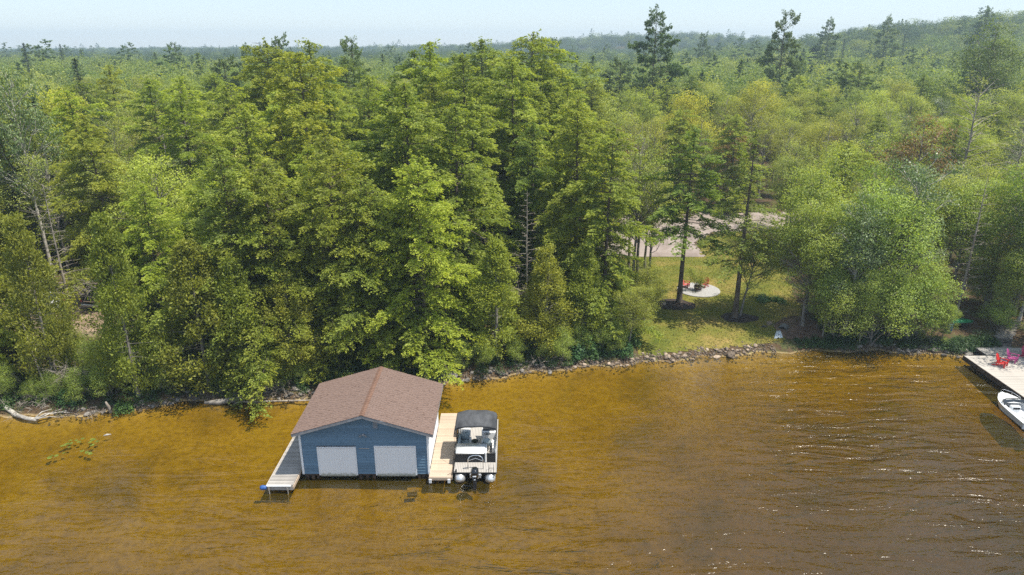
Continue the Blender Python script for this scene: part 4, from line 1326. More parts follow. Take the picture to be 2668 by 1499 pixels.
o = hp(rc, 'ridge_cap', M['ridge'], parent=roof); o['kind'] = 'stuff'

# ------------------------------------------------------------------ docks
def board_run(parent, x0, x1, y0, y1, z, mat, w=.14, th=.035, gap=.008, rnd=random.Random(2), ragged=.012, along='x'):
    cache = {}
    n = int(round((y1 - y0) / w))
    if along != 'x': n = int(round((x1 - x0) / w))
    for k in range(n):
        L = (x1 - x0) if along == 'x' else (y1 - y0)
        if 'm' not in cache:
            if along == 'x': cache['m'] = MB().box(0, L, gap / 2, w - gap / 2, 0, th).mesh('deck_board', mat, .003)
            else: cache['m'] = MB().box(gap / 2, w - gap / 2, 0, L, 0, th).mesh('deck_board', mat, .003)
        dx = rnd.uniform(-ragged, ragged)
        if along == 'x': mobj('deck_board', cache['m'], parent, (x0 + dx, y0 + k * w, z + rnd.uniform(-.003, .003)), (0, 0, rnd.uniform(-.0015, .0015)))
        else: mobj('deck_board', cache['m'], parent, (x0 + k * w, y0 + dx, z + rnd.uniform(-.003, .003)), (0, 0, 0))

ld = empty('wooden_dock', (-14.0, 32.83, 0), 0)
tag(ld, 'narrow grey weathered board dock along the left side of the boathouse', 'dock')
board_run(ld, 0, 1.48, .09, 8.5, .43, M['grey_deck'], rnd=random.Random(5))
MB().box(-.045, -.005, .0, 8.5, .27, .475).build('edge_rail', M['pale_deck'], ld, bevel=.004)
MB().box(1.49, 1.54, .0, 8.5, .24, .44).build('edge_beam', M['new_deck'], ld, bevel=.004)
MB().box(-.005, 1.49, -.02, .03, .22, .44).build('end_beam', M['grey_deck'], ld, bevel=.004)
MB().box(.02, 1.40, -.06, .06, .47, .53).build('bumper_strip', M['white'], ld, bevel=.02)
for xx in (.16, 1.22):
    mbp = MB().tube([(xx, -.055, -1.2), (xx, -.055, .46)], .028, 8); mbp.box(xx - .05, xx + .05, -.09, -.02, .24, .46)
    mbp.build('dock_leg', M['metal'], ld)
for yy in (3.0, 6.0, 8.3):
    for xx in (.0, 1.45): MB().tube([(xx, yy, -1.2), (xx, yy, .42)], .045, 8).build('dock_leg', M['metal'], ld)
st_ = MB()
for xx in (.3, .75, 1.2): st_.box(xx - .03, xx + .03, .05, 8.45, .25, .427)
st_.build('stringers', M['dark_wood'], ld)
f = MB(); 
f.tube([(-.34, -.06, .42), (-.22, -.06, .42), (.03, -.06, .42)], [.10, .15, .12], 12)
o = f.build('corner_fender', M['blue_plastic'], ld, bevel=.02, smooth=True)

rd = empty('blond_dock', (-4.84, 33.72, 0), 0)
tag(rd, 'new blond board dock between the boathouse and the pontoon boat', 'dock')
board_run(rd, 0, 1.28, .0, 7.25, .43, M['new_deck'], rnd=random.Random(6))
MB().box(-.01, 1.29, -.045, -.005, .26, .44).build('end_beam', M['new_deck'], rd, bevel=.004)
MB().box(1.31, 1.35, -.02, 7.25, .26, .44).build('edge_beam', M['new_deck'], rd, bevel=.004)
for xx in (.08, 1.17):
    MB().box(xx - .08, xx + .08, -.10, -.048, .10, .36).build('float_end', M['white'], rd, bevel=.01)
st_ = MB()
for xx in (.2, .65, 1.1): st_.box(xx - .03, xx + .03, .02, 7.2, .2, .427)
st_.build('stringers', M['dark_wood'], rd)
for yy in (1.2, 4.2, 7.0): MB().tube([(1.25, yy, -1.4), (1.25, yy, .42)], .05, 8).build('dock_post', M['dark_wood'], rd)

sd = empty('swimming_dock', (36.35, 36.0, 0), .0)
tag(sd, 'wide pale board swimming dock with coloured chairs at the right edge', 'dock')
board_run(sd, 0, 7.6, 0.0, 13.86, .56, M['pale_deck'], rnd=random.Random(8), ragged=.004)
MB().box(-.06, -.01, -.02, 13.9, .22, .60).build('edge_beam', M['dark_wood'], sd, bevel=.004)
st_ = MB()
for xx in (.4, 2.2, 4.2, 6.2): st_.box(xx - .04, xx + .04, .02, 13.8, .3, .557)
st_.build('stringers', M['dark_wood'], sd)
for yy in (.5, 4.5, 9, 13):
    for xx in (.15, 3.5, 7): MB().tube([(xx, yy, -2), (xx, yy, .55)], .09, 8).build('dock_post', M['dark_wood'], sd)
up = empty('dock_landing', (38.2, 49.92, 0), 0)
tag(up, 'short shaded board landing joining the swimming dock to the stone steps', 'dock')
board_run(up, 0, 4.6, 0.0, 1.4, .60, M['grey_deck'], rnd=random.Random(9), ragged=.004)
MB().box(-.02, 4.62, .02, 1.38, .40, .597).build('landing_frame', M['dark_wood'], up)

# ------------------------------------------------------------------ Adirondack chairs
def paint(name, c, r=.5):
    return noisy(name, tuple(v * .85 for v in c), c, 5, r, per_obj=.05)
M['red'] = paint('red_chair_paint', (0.62, 0.035, 0.03))
M['magenta'] = paint('magenta_chair_paint', (0.50, 0.09, 0.27))
M['crimson'] = paint('crimson_chair_paint', (0.42, 0.03, 0.10))
M['faded_red'] = paint('faded_red_chair_paint', (0.50, 0.11, 0.09))
M['brick_red'] = paint('brick_red_chair_paint', (0.42, 0.055, 0.045))
def adirondack(loc, rz, mat, label, group):
    """faces -Y at rz 0"""
    t = empty('garden_chair', loc, rz)
    tag(t, label, 'chair', group)
    for k in range(5):           # seat slats
        y = -.42 + k * .105; z = .36 - k * .032
        MB().box(-.26, .26, y, y + .09, z, z + .022).build('seat_slat', mat, t, bevel=.004)
    for k in range(5):           # fan back, rounded top
        a = (k - 2)
        h = .80 - .045 * a * a
        x0 = a * .105; x1 = a * .135
        vs = [(x0 - .045, .08, .22), (x0 + .045, .08, .22), (x0 + .045, .102, .22), (x0 - .045, .102, .22),
              (x1 - .055, .08 + h * .38, .22 + h * .9), (x1 + .055, .08 + h * .38, .22 + h * .9), (x1 + .055, .10 + h * .38, .22 + h * .9), (x1 - .055, .10 + h * .38, .22 + h * .9)]
        MB().hexa(vs).build('back_slat', mat, t, bevel=.008)
    MB().box(-.30, .30, .17, .20, .44, .50).build('back_brace', mat, t)
    for s in (-1, 1):
        x = s * .31
        MB().hexa([(x - .065, -.46, .535), (x + .065, -.46, .535), (x + .045, .28, .52), (x - .045, .28, .52), (x - .065, -.46, .56), (x + .065, -.46, .56), (x + .045, .28, .545), (x - .045, .28, .545)]).build('armrest', mat, t, bevel=.005)
        MB().box(x - .02, x + .02, -.42, -.32, 0, .535).build('front_leg', mat, t, bevel=.004)
        x2 = s * .275
        MB().hexa([(x2 - .013, -.43, .28), (x2 + .013, -.43, .28), (x2 + .013, .42, 0), (x2 - .013, .42, 0), (x2 - .013, -.43, .37), (x2 + .013, -.43, .37), (x2 + .013, .50, .04), (x2 - .013, .50, .04)]).build('rear_leg', mat, t)
        MB().box(x2 + .014 * s, x2 + .04 * s, .13, .20, .05, .52).build('arm_post', mat, t)
    return t
GD = 'adirondack chairs on the swimming dock'
zt = .597
adirondack((38.0, 48.05, zt), math.radians(38), M['red'], 'bright red slatted chair, nearest of the three on the swimming dock', GD)
adirondack((39.4, 48.9, zt), math.radians(42), M['magenta'], 'pink-magenta slatted chair between the red and crimson chairs on the dock', GD)
adirondack((41.05, 49.45, zt), math.radians(15), M['crimson'], 'crimson slatted chair cut by the right edge of the photo on the dock', GD)
GP = 'red chairs on the round patio'
pzz = pz + .07
adirondack((17.55, 65.35, pzz), math.radians(62), M['faded_red'], 'faded pinkish-red chair on the patio nearest the hemlock trunk', GP)
adirondack((19.55, 65.4, pzz), math.radians(-48), M['brick_red'], 'brick-red chair on the patio right of the dark barrel planter', GP)

# barrel planter with a leafy shrub
bp_ = empty('barrel_planter', (18.62, 64.35, pzz))
tag(bp_, 'dark half-barrel planter standing in the middle of the round patio', 'planter')
M['barrel'] = noisy('barrel_wood', (0.035, 0.022, 0.018), (0.12, 0.06, 0.045), 5, .8)
n = 14
for k in range(n):
    a0 = 2 * math.pi * k / n + .02; a1 = 2 * math.pi * (k + 1) / n - .02
    mbb = MB(); vs = []
    for z, r in ((0, .33), (.45, .43)):
        for rr, aa in ((r, a0), (r, a1), (r - .03, a1), (r - .03, a0)):
            vs.append((rr * math.cos(aa), rr * math.sin(aa), z))
    mbb.hexa(vs).build('stave', M['barrel'], bp_)
for z, r in ((.08, .352), (.36, .414)):
    hb = MB()
    for k in range(24):
        a0, a1 = 2 * math.pi * k / 24, 2 * math.pi * (k + 1) / 24
        hb.hexa([(r * math.cos(a0), r * math.sin(a0), z), ((r + .008) * math.cos(a0), (r + .008) * math.sin(a0), z), ((r + .008) * math.cos(a1), (r + .008) * math.sin(a1), z), (r * math.cos(a1), r * math.sin(a1), z),
                 (r * math.cos(a0), r * math.sin(a0), z + .04), ((r + .008) * math.cos(a0), (r + .008) * math.sin(a0), z + .04), ((r + .008) * math.cos(a1), (r + .008) * math.sin(a1), z + .04), (r * math.cos(a1), r * math.sin(a1), z + .04)])
    hb.build('hoop', M['metal'], bp_)
MB().prism([(.39 * math.cos(k * math.pi / 12), .39 * math.sin(k * math.pi / 12)) for k in range(24)], .30, .38).build('soil', M['mud'], bp_)
rng = np.random.default_rng(77)
cl = []; sg = []
for k in range(13):
    a = rng.uniform(0, 6.28); r = rng.uniform(.2, .9); h = rng.uniform(.5, 1.9)
    if k > 7: a = math.pi + rng.uniform(-.5, .5); r = rng.uniform(.9, 1.9); h = rng.uniform(1.3, 2.4)
    e_ = np.array([r * math.cos(a), r * math.sin(a), .35 + h]); b_ = np.array([0, 0, .35])
    sg.append((b_, e_, .015, .006))
    for t in (.45, .7, 1.0): cl.append(b_ + (e_ - b_) * t)
cl = np.array(cl); kk = 34
c = np.repeat(cl, kk, 0) + rng.normal(0, .19, (len(cl) * kk, 3))
n_ = rng.normal(0, .7, c.shape); n_[:, 2] += .7
v, f = leaf_quads(c, rng.normal(0, 1, c.shape), n_, rng.uniform(.7, 1.3, len(c)) * .13, rng.uniform(.6, 1.1, len(c)) * .09)
sh = empty('potted_shrub', (18.62, 64.35, pzz + .02)); tag(sh, 'leafy light green shrub growing out of the dark barrel planter', 'shrub')
mobj('foliage', np_mesh('foliage', v, f, [M['leaf']], tint=.35 + .5 * rng.random(len(c))), sh)
sv, sf = seg_tubes(sg, 4); mobj('stem', np_mesh('stem', sv, sf, [M['bark']]), sh)

# ------------------------------------------------------------------ pontoon boat
M['alu'] = noisy('pontoon_aluminium', (0.50, 0.52, 0.55), (0.70, 0.72, 0.74), 2, .35, metallic=.6)
M['panel'] = noisy('boat_side_panel', (0.62, 0.63, 0.64), (0.70, 0.70, 0.71), 3, .35, coat=.4)
M['black'] = noisy('black_trim', (0.010, 0.011, 0.013), (0.022, 0.024, 0.028), 3, .4)
M['canvas'] = noisy('charcoal_canvas', (0.035, 0.037, 0.042), (0.085, 0.088, 0.095), 1.6, .85, .05, 2.2, detail=5, stretch=(1, .4, 1))
M['vinyl'] = noisy('grey_vinyl', (0.24, 0.29, 0.30), (0.34, 0.39, 0.40), 2, .5)
M['white_vinyl'] = noisy('white_vinyl', (0.70, 0.70, 0.69), (0.80, 0.80, 0.79), 2, .45)
M['chrome'] = noisy('chrome', (0.75, 0.75, 0.76), (0.85, 0.85, 0.85), 2, .15, metallic=1.0)
M['gloss_black'] = noisy('gloss_black', (0.006, 0.007, 0.010), (0.012, 0.013, 0.017), 2, .15, coat=1.0)
M['decal_red'] = paint('red_decal', (0.55, .03, .04)); M['decal_white'] = paint('white_decal', (.75, .78, .82))
M['screen_glass'] = noisy('smoked_windscreen', (0.02, 0.025, 0.03), (0.04, 0.045, 0.05), 2, .05, coat=1.0)
def deck_material():
    m, nt, out = new_mat('striped_boat_deck')
    b = N(nt, 'ShaderNodeBsdfPrincipled', ins={'Roughness': .8})
    tc = N(nt, 'ShaderNodeTexCoord')
    wv = N(nt, 'ShaderNodeTexWave', bands_direction='X', ins={'Scale': 3.2, 'Distortion': 0.0})
    nt.links.new(tc.outputs['Object'], wv.inputs['Vector'])
    r = ramp(nt, [(.06, (.16, .15, .14)), (.14, (.40, .375, .345))]); nt.links.new(wv.outputs['Fac'], r.inputs[0])
    nt.links.new(r.outputs[0], b.inputs['Base Color']); nt.links.new(b.outputs[0], out.inputs[0])
    return m
M['boat_deck'] = deck_material()

PB = empty('pontoon_boat', (-2.17, 33.95, 0), 0)
tag(PB, 'pontoon boat with charcoal canopy and black outboard moored at the blond dock', 'boat')
W = 1.24; LB = 6.0            # half width, length; x -W..W, y 0 (stern) .. LB
for s in (-1, 1):
    x = s * .88
    pts = [(x, -.22, .10), (x, -.18, .16), (x, 0, .20), (x, 5.0, .20), (x, 5.7, .28), (x, 6.1, .40)]
    MB().tube(pts, [.10, .26, .32, .32, .22, .05], 16).build('pontoon_tube', M['alu'], PB, smooth=True)
MB().box(-W, W, 0, LB, .56, .62).build('deck', M['boat_deck'], PB, bevel=.01)
MB().box(-W - .02, W + .02, -.03, -.003, .50, .63).build('stern_edge', M['black'], PB, bevel=.01)
for s in (-1, 1): MB().box(s * (W + .012) - .012, s * (W + .012) + .012, 0, LB, .50, .63).build('rub_rail', M['black'] if s < 0 else M['alu'], PB)
# fence panels: thin, light outside, with top rail and posts
def fence(name, pts, z0, z1, mat, rail=M['alu'], th=.03):
    f_ = MB()
    for (xa, ya_), (xb, yb_) in zip(pts[:-1], pts[1:]):
        dx, dy = xb - xa, yb_ - ya_; L = math.hypot(dx, dy); nx, ny = -dy / L * th / 2, dx / L * th / 2
        f_.hexa([(xa - nx, ya_ - ny, z0), (xb - nx, yb_ - ny, z0), (xb + nx, yb_ + ny, z0), (xa + nx, ya_ + ny, z0), (xa - nx, ya_ - ny, z1), (xb - nx, yb_ - ny, z1), (xb + nx, yb_ + ny, z1), (xa + nx, ya_ + ny, z1)])
    o = f_.build(name, mat, PB)
    MB().tube([(x, y, z1 + .015) for x, y in pts], .022, 8).build('top_rail', rail, PB, smooth=True)
fence('side_panel', [(W - .04, 1.0), (W - .04, 5.3), (W - .35, 5.85)], .64, 1.28, M['panel'])
fence('side_panel', [(-W + .04, 1.0), (-W + .04, 3.3)], .64, 1.28, M['black'], M['black'])
fence('side_panel', [(-W + .04, 4.0), (-W + .04, 5.3), (-W + .35, 5.85)], .64, 1.28, M['panel'])
fence('bow_gate', [(-W + .37, 5.85), (W - .37, 5.85)], .70, 1.24, M['panel'])
fence('stern_gate', [(.66, 1.02), (W - .07, 1.02)], .64, 1.22, M['black'], M['black'])
# rear sun pad with its dark plinth
MB().box(-W + .02, .55, 1.02, 1.75, .63, 1.16).build('sunpad_plinth', M['black'], PB, bevel=.02)
sp = MB().box(-W, .58, .96, 1.98, 1.18, 1.36).build('sunpad', M['white_vinyl'], PB, bevel=.07, seg=3, smooth=True)
MB().box(-W + .28, .28, 1.44, 1.455, 1.357, 1.366).build('sunpad_seam', M['vinyl'], PB)
MB().box(.55, .64, .98, 1.95, .63, 1.30).build('sunpad_side', M['white_vinyl'], PB, bevel=.02)
# lounge: seat, backrest, arm
lo_ = MB().box(-W + .08, -.38, 2.1, 3.3, .63, .98).build('lounge_base', M['white_vinyl'], PB, bevel=.02)
MB().box(-W + .28, -.46, 2.12, 2.75, .98, 1.10).build('seat_cushion', M['vinyl'], PB, bevel=.04, seg=2, smooth=True)
MB().hexa([(-W + .26, 2.78, 1.02), (-.48, 2.78, 1.02), (-.48, 3.0, .98), (-W + .26, 3.0, .98), (-W + .26, 2.98, 1.46), (-.48, 2.98, 1.46), (-.48, 3.14, 1.46), (-W + .26, 3.14, 1.46)]).build('backrest_cushion', M['vinyl'], PB, bevel=.04, seg=2, smooth=True)
MB().box(-W + .22, -.42, 3.15, 3.34, 1.0, 1.50).build('lounge_back', M['white_vinyl'], PB, bevel=.06, seg=2, smooth=True)
MB().box(-W + .07, -W + .25, 2.05, 3.2, .98, 1.34).build('side_bolster', M['vinyl'], PB, bevel=.05, seg=2, smooth=True)
# bow lounges
for s in (-1, 1):
    MB().box(min(s * (W - .08), s * .5), max(s * (W - .08), s * .5), 4.3, 5.5, .63, 1.02).build('bow_lounge', M['white_vinyl'], PB, bevel=.05, seg=2, smooth=True)
    MB().box(min(s * (W - .08), s * .95), max(s * (W - .08), s * .95), 4.3, 5.5, 1.0, 1.32).build('bow_bolster', M['white_vinyl'], PB, bevel=.05, seg=2, smooth=True)
# table
MB().tube([(-.12, 2.55, .62), (-.12, 2.55, 1.12)], .03, 8).build('table_leg', M['chrome'], PB)
MB().prism([(-.12 + .22 * math.cos(k * math.pi / 10), 2.55 + .22 * math.sin(k * math.pi / 10)) for k in range(20)], 1.12, 1.15).build('table_top', M['black'], PB)
# helm seat
hs = MB().tube([(.62, 2.45, .62), (.62, 2.45, .92)], [.12, .05], 10).build('helm_pedestal', M['chrome'], PB)
MB().box(.36, .90, 2.25, 2.78, .92, 1.08).build('helm_seat', M['vinyl'], PB, bevel=.05, seg=2, smooth=True)
MB().hexa([(.36, 2.12, 1.04), (.90, 2.12, 1.04), (.88, 2.26, 1.04), (.38, 2.26, 1.04), (.42, 2.0, 1.62), (.84, 2.0, 1.62), (.82, 2.12, 1.64), (.44, 2.12, 1.64)]).build('helm_backrest', M['vinyl'], PB, bevel=.05, seg=2, smooth=True)
for s in (-1, 1): MB().box(.63 + s * .30 - .045, .63 + s * .30 + .045, 2.2, 2.62, 1.16, 1.26).build('helm_armrest', M['white_vinyl'], PB, bevel=.03, seg=2, smooth=True)
# console with wheel and windscreen
MB().hexa([(.25, 3.2, .62), (1.16, 3.2, .62), (1.16, 3.75, .62), (.25, 3.75, .62), (.28, 3.28, 1.30), (1.14, 3.28, 1.30), (1.14, 3.72, 1.52), (.28, 3.72, 1.52)]).build('console', M['white_vinyl'], PB, bevel=.03, seg=2)
MB().hexa([(.34, 3.262, 1.12), (1.08, 3.262, 1.12), (1.08, 3.275, 1.12), (.34, 3.275, 1.12), (.34, 3.37, 1.355), (1.08, 3.37, 1.355), (1.08, 3.62, 1.48), (.34, 3.62, 1.48)]).build('dashboard', M['black'], PB)
wh = MB(); cx_, cy_, cz_ = .63, 3.12, 1.28; tl = .9
ring = [(cx_ + .19 * math.cos(a), cy_ - .19 * math.sin(a) * math.cos(tl), cz_ + .19 * math.sin(a) * math.sin(tl)) for a in [k * math.pi / 10 for k in range(21)]]
wh.tube(ring, .018, 6, cap=False)
for k in (0, 7, 13): wh.tube([(cx_, cy_, cz_), ring[k]], .012, 5)
wh.tube([(cx_, cy_, cz_), (cx_, 3.3, 1.2)], .03, 6)
wh.build('steering_wheel', M['gloss_black'], PB, smooth=True)
MB().hexa([(.28, 3.70, 1.50), (1.14, 3.70, 1.50), (1.14, 3.712, 1.50), (.28, 3.712, 1.50), (.34, 3.86, 1.76), (1.08, 3.86, 1.76), (1.08, 3.872, 1.76), (.34, 3.872, 1.76)]).build('windscreen', M['screen_glass'], PB)
MB().box(.95, 1.16, 2.0, 2.9, .63, 1.0).build('side_locker', M['white_vinyl'], PB, bevel=.02)
# bimini canopy: crowned cloth on three bows
def cano(u, v):
    x = (u - .5) * 2
    y = 1.42 + v * 1.95
    zz = 2.62 + .26 * (1 - abs(x) ** 2.6) + .05 * math.sin(v * math.pi) - .03 * math.sin(v * math.pi * 2) ** 2
    zz += .012 * math.sin(x * 9 + v * 5) + .010 * math.sin((x * 6 - v * 9))
    xx = 1.27 * math.sin(x * math.pi / 2 * .98) if abs(x) < 1 else 1.27 * x
    return (1.27 * (abs(x) ** .86) * (1 if x >= 0 else -1), y, zz - (.20 if abs(x) > .985 else 0) - (.11 if v < .001 or v > .999 else 0))
cb = MB().grid(cano, 36, 22)
cn = cb.build('canopy', M['canvas'], PB, smooth=True)
so = cn.modifiers.new('cloth', 'SOLIDIFY'); so.thickness = .012
for yy, hy in ((1.46, 2.35), (2.40, 2.4), (3.32, 2.45)):
    pts = [(-1.22, hy, 1.28)] + [(1.24 * math.sin(a), yy, 2.52 + .30 * max(0, math.cos(a)) ** .5 - .02) for a in [(-1 + k / 6) * math.pi / 2 for k in range(13)]] + [(1.22, hy, 1.28)]
    MB().tube(pts, .014, 6).build('canopy_bow', M['black'], PB, smooth=True)
for s in (-1, 1):
    MB().tube([(s * 1.24, 1.46, 2.42), (s * 1.22, 1.02, 1.28)], .010, 5).build('canopy_strut', M['black'], PB)
# tow bar arch
pts = [(-.42, .35, .62), (-.42, .30, 1.25), (-.34, .36, 1.42), (-.12, .42, 1.50), (.18, .42, 1.50), (.40, .36, 1.42), (.48, .30, 1.25), (.48, .35, .62)]
MB().tube(pts, .026, 8).build('tow_bar', M['chrome'], PB, smooth=True)
MB().tube([(-.40, .34, 1.18), (.03, .48, 1.26), (.46, .34, 1.18)], .018, 6).build('tow_brace', M['chrome'], PB, smooth=True)
# stern ladder
ldd = MB()
for x in (.82, 1.10): ldd.tube([(x, .25, .62), (x, .22, 1.0), (x, -.10, .98), (x, -.16, .1)], .014, 6)
for z in (.2, .4, .98): ldd.tube([(.82, -.15 + (z > .9) * .05, z), (1.10, -.15 + (z > .9) * .05, z)], .014, 6)
ldd.build('boarding_ladder', M['black'], PB)
MB().tube([(-1.1, .05, .64), (-1.1, .05, .78)], [.05, .04], 8).build('cleat', M['black'], PB)
MB().tube([(-1.1, .05, .72), (-1.32, -.02, .62), (-1.6, -.05, .50)], .012, 5).build('mooring_line', M['black'], PB)
# motor well and outboard
MB().box(-.30, .36, -.12, .12, .30, .56).build('motor_pod', M['alu'], PB, bevel=.02)
eng = MB()
prof = [(-.12, .62, .13, .10), (-.16, .80, .20, .22), (-.20, 1.00, .225, .30), (-.22, 1.18, .215, .29), (-.22, 1.30, .17, .24), (-.22, 1.36, .08, .12)]
nseg = 16; vs = []
for (dy, z, rx, ry) in prof:
    for k in range(nseg):
        a = 2 * math.pi * k / nseg
        sx_ = abs(math.cos(a)) ** .8 * (1 if math.cos(a) >= 0 else -1); sy_ = abs(math.sin(a)) ** .8 * (1 if math.sin(a) >= 0 else -1)
        vs.append((.03 + rx * sx_ * 1.12, dy * 1.0 - .30 + ry * sy_ * 1.15 - .25 * (z - .62), z * 1.12 - .16))
fs = [(r * nseg + k, r * nseg + (k + 1) % nseg, (r + 1) * nseg + (k + 1) % nseg, (r + 1) * nseg + k) for r in range(len(prof) - 1) for k in range(nseg)]
fs += [tuple(reversed(range(nseg))), tuple(range((len(prof) - 1) * nseg, len(prof) * nseg))]
cowl = MB().add(vs, fs).build('engine_cowl', M['gloss_black'], PB, smooth=True)
MB().box(-.07, .13, -1.00, -.96, .98, 1.04).build('decal', M['decal_white'], cowl)
MB().box(-.03, .09, -.74, -.70, 1.33, 1.362).build('decal', M['decal_red'], cowl, bevel=.01)
MB().box(-.02, .08, -.93, -.89, .72, .78).build('decal', M['decal_white'], cowl)
MB().hexa([(-.05, -.86, -.25), (.11, -.86, -.25), (.10, -.60, -.25), (-.04, -.60, -.25), (-.10, -.72, .60), (.16, -.72, .60), (.13, -.24, .60), (-.07, -.24, .60)]).build('engine_leg', M['gloss_black'], PB, bevel=.03)
MB().box(-.16, .22, -.20, -.08, .30, .66).build('engine_bracket', M['alu'], PB, bevel=.02)
MB().tube([(.20, -.15, .55), (.36, -.06, .48), (.40, .02, .40)], .03, 6).build('control_cable', M['alu'], PB)

# ------------------------------------------------------------------ white runabout
M['gel'] = noisy('white_gelcoat', (0.72, 0.74, 0.76), (0.80, 0.81, 0.82), 1.5, .25, coat=.6)
WB = empty('motor_boat', (34.75, 39.35, .0), math.radians(-4))
tag(WB, 'white open motorboat with a rounded bow moored beside the swimming dock', 'boat')
LW, HW = 4.1, .98
def plan(t, k=1.0):       # half width at t along the length, full blunt bow
    return HW * k * (1 - max(0, (t - .45) / .55) ** 2.6) ** .75 if t < 1 else 0.0
hull = MB(); ns = 20; rows = []
for i in range(ns + 1):
    t = i / ns
    y = LW * (t if t < .9 else .9 + .1 * math.sin((t - .9) / .1 * math.pi / 2))
    w_ = max(plan(t), .02); sh_ = .62 + .14 * t * t
    keel = -.22 + .5 * max(0, t - .6) ** 1.5
    rows.append([(-w_, y, sh_), (-w_ * .97, y, sh_ - .1), (-w_ * .80, y - .0, .10 + .2 * max(0, t - .6)), (0, y - .15 * t, keel), (w_ * .80, y, .10 + .2 * max(0, t - .6)), (w_ * .97, y, sh_ - .1), (w_, y, sh_)])
vs = [p for r in rows for p in r]
fs = [(i * 7 + k + 1, i * 7 + k, (i + 1) * 7 + k, (i + 1) * 7 + k + 1) for i in range(ns) for k in range(6)] + [tuple(range(7))]
hull.add(vs, fs).build('hull', M['gel'], WB, smooth=False)
# gunwale deck ring and foredeck
gw = MB(); vs = []
for i in range(ns + 1):
    t = i / ns; r = rows[i]; w_ = r[6][0]; y = r[0][1]; z = r[0][2]
    inn = max(w_ - .20, .0) if t < .66 else 0.0
    vs += [(-w_ - .02, y, z), (-inn, y, z + .02 + .05 * (inn == 0)), (inn, y, z + .02 + .05 * (inn == 0)), (w_ + .02, y, z)]
fs = []
for i in range(ns):
    fs += [(i * 4, i * 4 + 1, i * 4 + 5, i * 4 + 4), (i * 4 + 2, i * 4 + 3, i * 4 + 7, i * 4 + 6)]
    if (i + 1) / ns >= .66: fs.append((i * 4 + 1, i * 4 + 2, i * 4 + 6, i * 4 + 5))
gw.add(vs, fs).build('gunwale', M['gel'], WB)
MB().box(-.80, .80, .05, 2.75, .16, .20).build('cockpit_floor', M['panel'], WB)
MB().box(-.95, .95, .02, .12, .15, .62).build('transom', M['gel'], WB, bevel=.02)
MB().box(-.78, .78, .25, .62, .2, .50).build('rear_bench', M['white_vinyl'], WB, bevel=.04, seg=2, smooth=True)
MB().box(-.78, .78, 1.25, 1.6, .2, .52).build('middle_bench', M['white_vinyl'], WB, bevel=.04, seg=2, smooth=True)
MB().box(-.50, .10, 2.05, 2.35, .2, .72).build('console', M['gel'], WB, bevel=.03)
MB().box(-.42, .02, 2.03, 2.045, .52, .66).build('instrument_panel', M['black'], WB)
MB().tube([(-.82, 2.35, .70), (-.78, 2.74, .86), (-.4, 2.90, .92), (.4, 2.90, .92), (.78, 2.74, .86), (.82, 2.35, .70)], .035, 8).build('windscreen_frame', M['black'], WB, smooth=True)
MB().grid(lambda u, v: ((u - .5) * 1.5, 2.85 - .12 * abs(u - .5) * 2 - .1 * (1 - v), .70 + .2 * v), 8, 1).build('windscreen', M['screen_glass'], WB)
pts = [(-.62, 3.05, .74), (-.60, 3.1, .92), (-.42, 3.75, .98), (-.1, 4.05, 1.0), (.1, 4.05, 1.0), (.42, 3.75, .98), (.60, 3.1, .92), (.62, 3.05, .74)]
MB().tube(pts, .014, 6).build('bow_rail', M['chrome'], WB, smooth=True)
for s in (-1, 1): MB().tube([(s * .42, 3.70, .76), (s * .42, 3.75, .98)], .012, 6).build('rail_post', M['chrome'], WB)
MB().box(-.12, .12, -.16, .02, .2, .72).build('engine_mount', M['alu'], WB)
MB().tube([(0, -.22, .65), (0, -.25, .95), (0, -.25, 1.12)], [.14, .19, .10], 12).build('engine_cowl', M['gloss_black'], WB, smooth=True)
MB().box(-.05, .05, -.30, -.16, -.4, .66).build('engine_leg', M['gloss_black'], WB, bevel=.01)

# ------------------------------------------------------------------ shore stones
RK = []
for i in range(8):
    rng = np.random.default_rng(500 + i)
    bm = bmesh.new(); bmesh.ops.create_icosphere(bm, subdivisions=2, radius=.5)
    ph = rng.uniform(0, 6.28, 6)
    planes = [Vector(rng.normal(0, 1, 3)).normalized() for _ in range(9)]
    for v_ in bm.verts:
        p = v_.co.copy()
        for pl in planes:
            d_ = p.dot(pl) - (.33 + .06 * math.sin(ph[0] + 5 * pl.x))
            if d_ > 0: p -= pl * d_ * .9
        v_.co = Vector((p.x * 1.25, p.y * .95, p.z * .75))
    me = bpy.data.meshes.new('stone'); bm.to_mesh(me); bm.free(); RK.append(me)
def rock_mesh(i, mat):
    key = ('rk', i, mat)
    if key not in PROTO:
        me = RK[i].copy(); me.materials.clear(); me.materials.append(M[mat]); PROTO[key] = me
    return PROTO[key]
RR = random.Random(21)
SEGM = [(-24, -13.0, 'rock', 62, .30, 'dark grey stone of the shaded bank left of the boathouse', 'stones of the bank left of the boathouse', 1.6),
        (-31, -24, 'rock', 22, .26, 'dark stone on the dim bank below the leftmost cedars', 'stones below the leftmost cedars', .6),
        (-8, 3.5, 'rock', 42, .34, 'grey stone of the shaded bank right of the boathouse roof', 'stones of the bank right of the boathouse', .9),
        (3.5, 10.5, 'warm_rock', 34, .26, 'brownish stone at the water below the green shrubs', 'stones below the shoreline shrubs', .5),
        (10.5, 20.5, 'warm_rock', 50, .25, 'sunlit tan stone edging the lawn at the water', 'tan stones edging the lawn', .8),
        (29, 38, 'rock', 34, .38, 'dark bank stone between the cove and the swimming dock', 'stones between the cove and the dock', .9)]
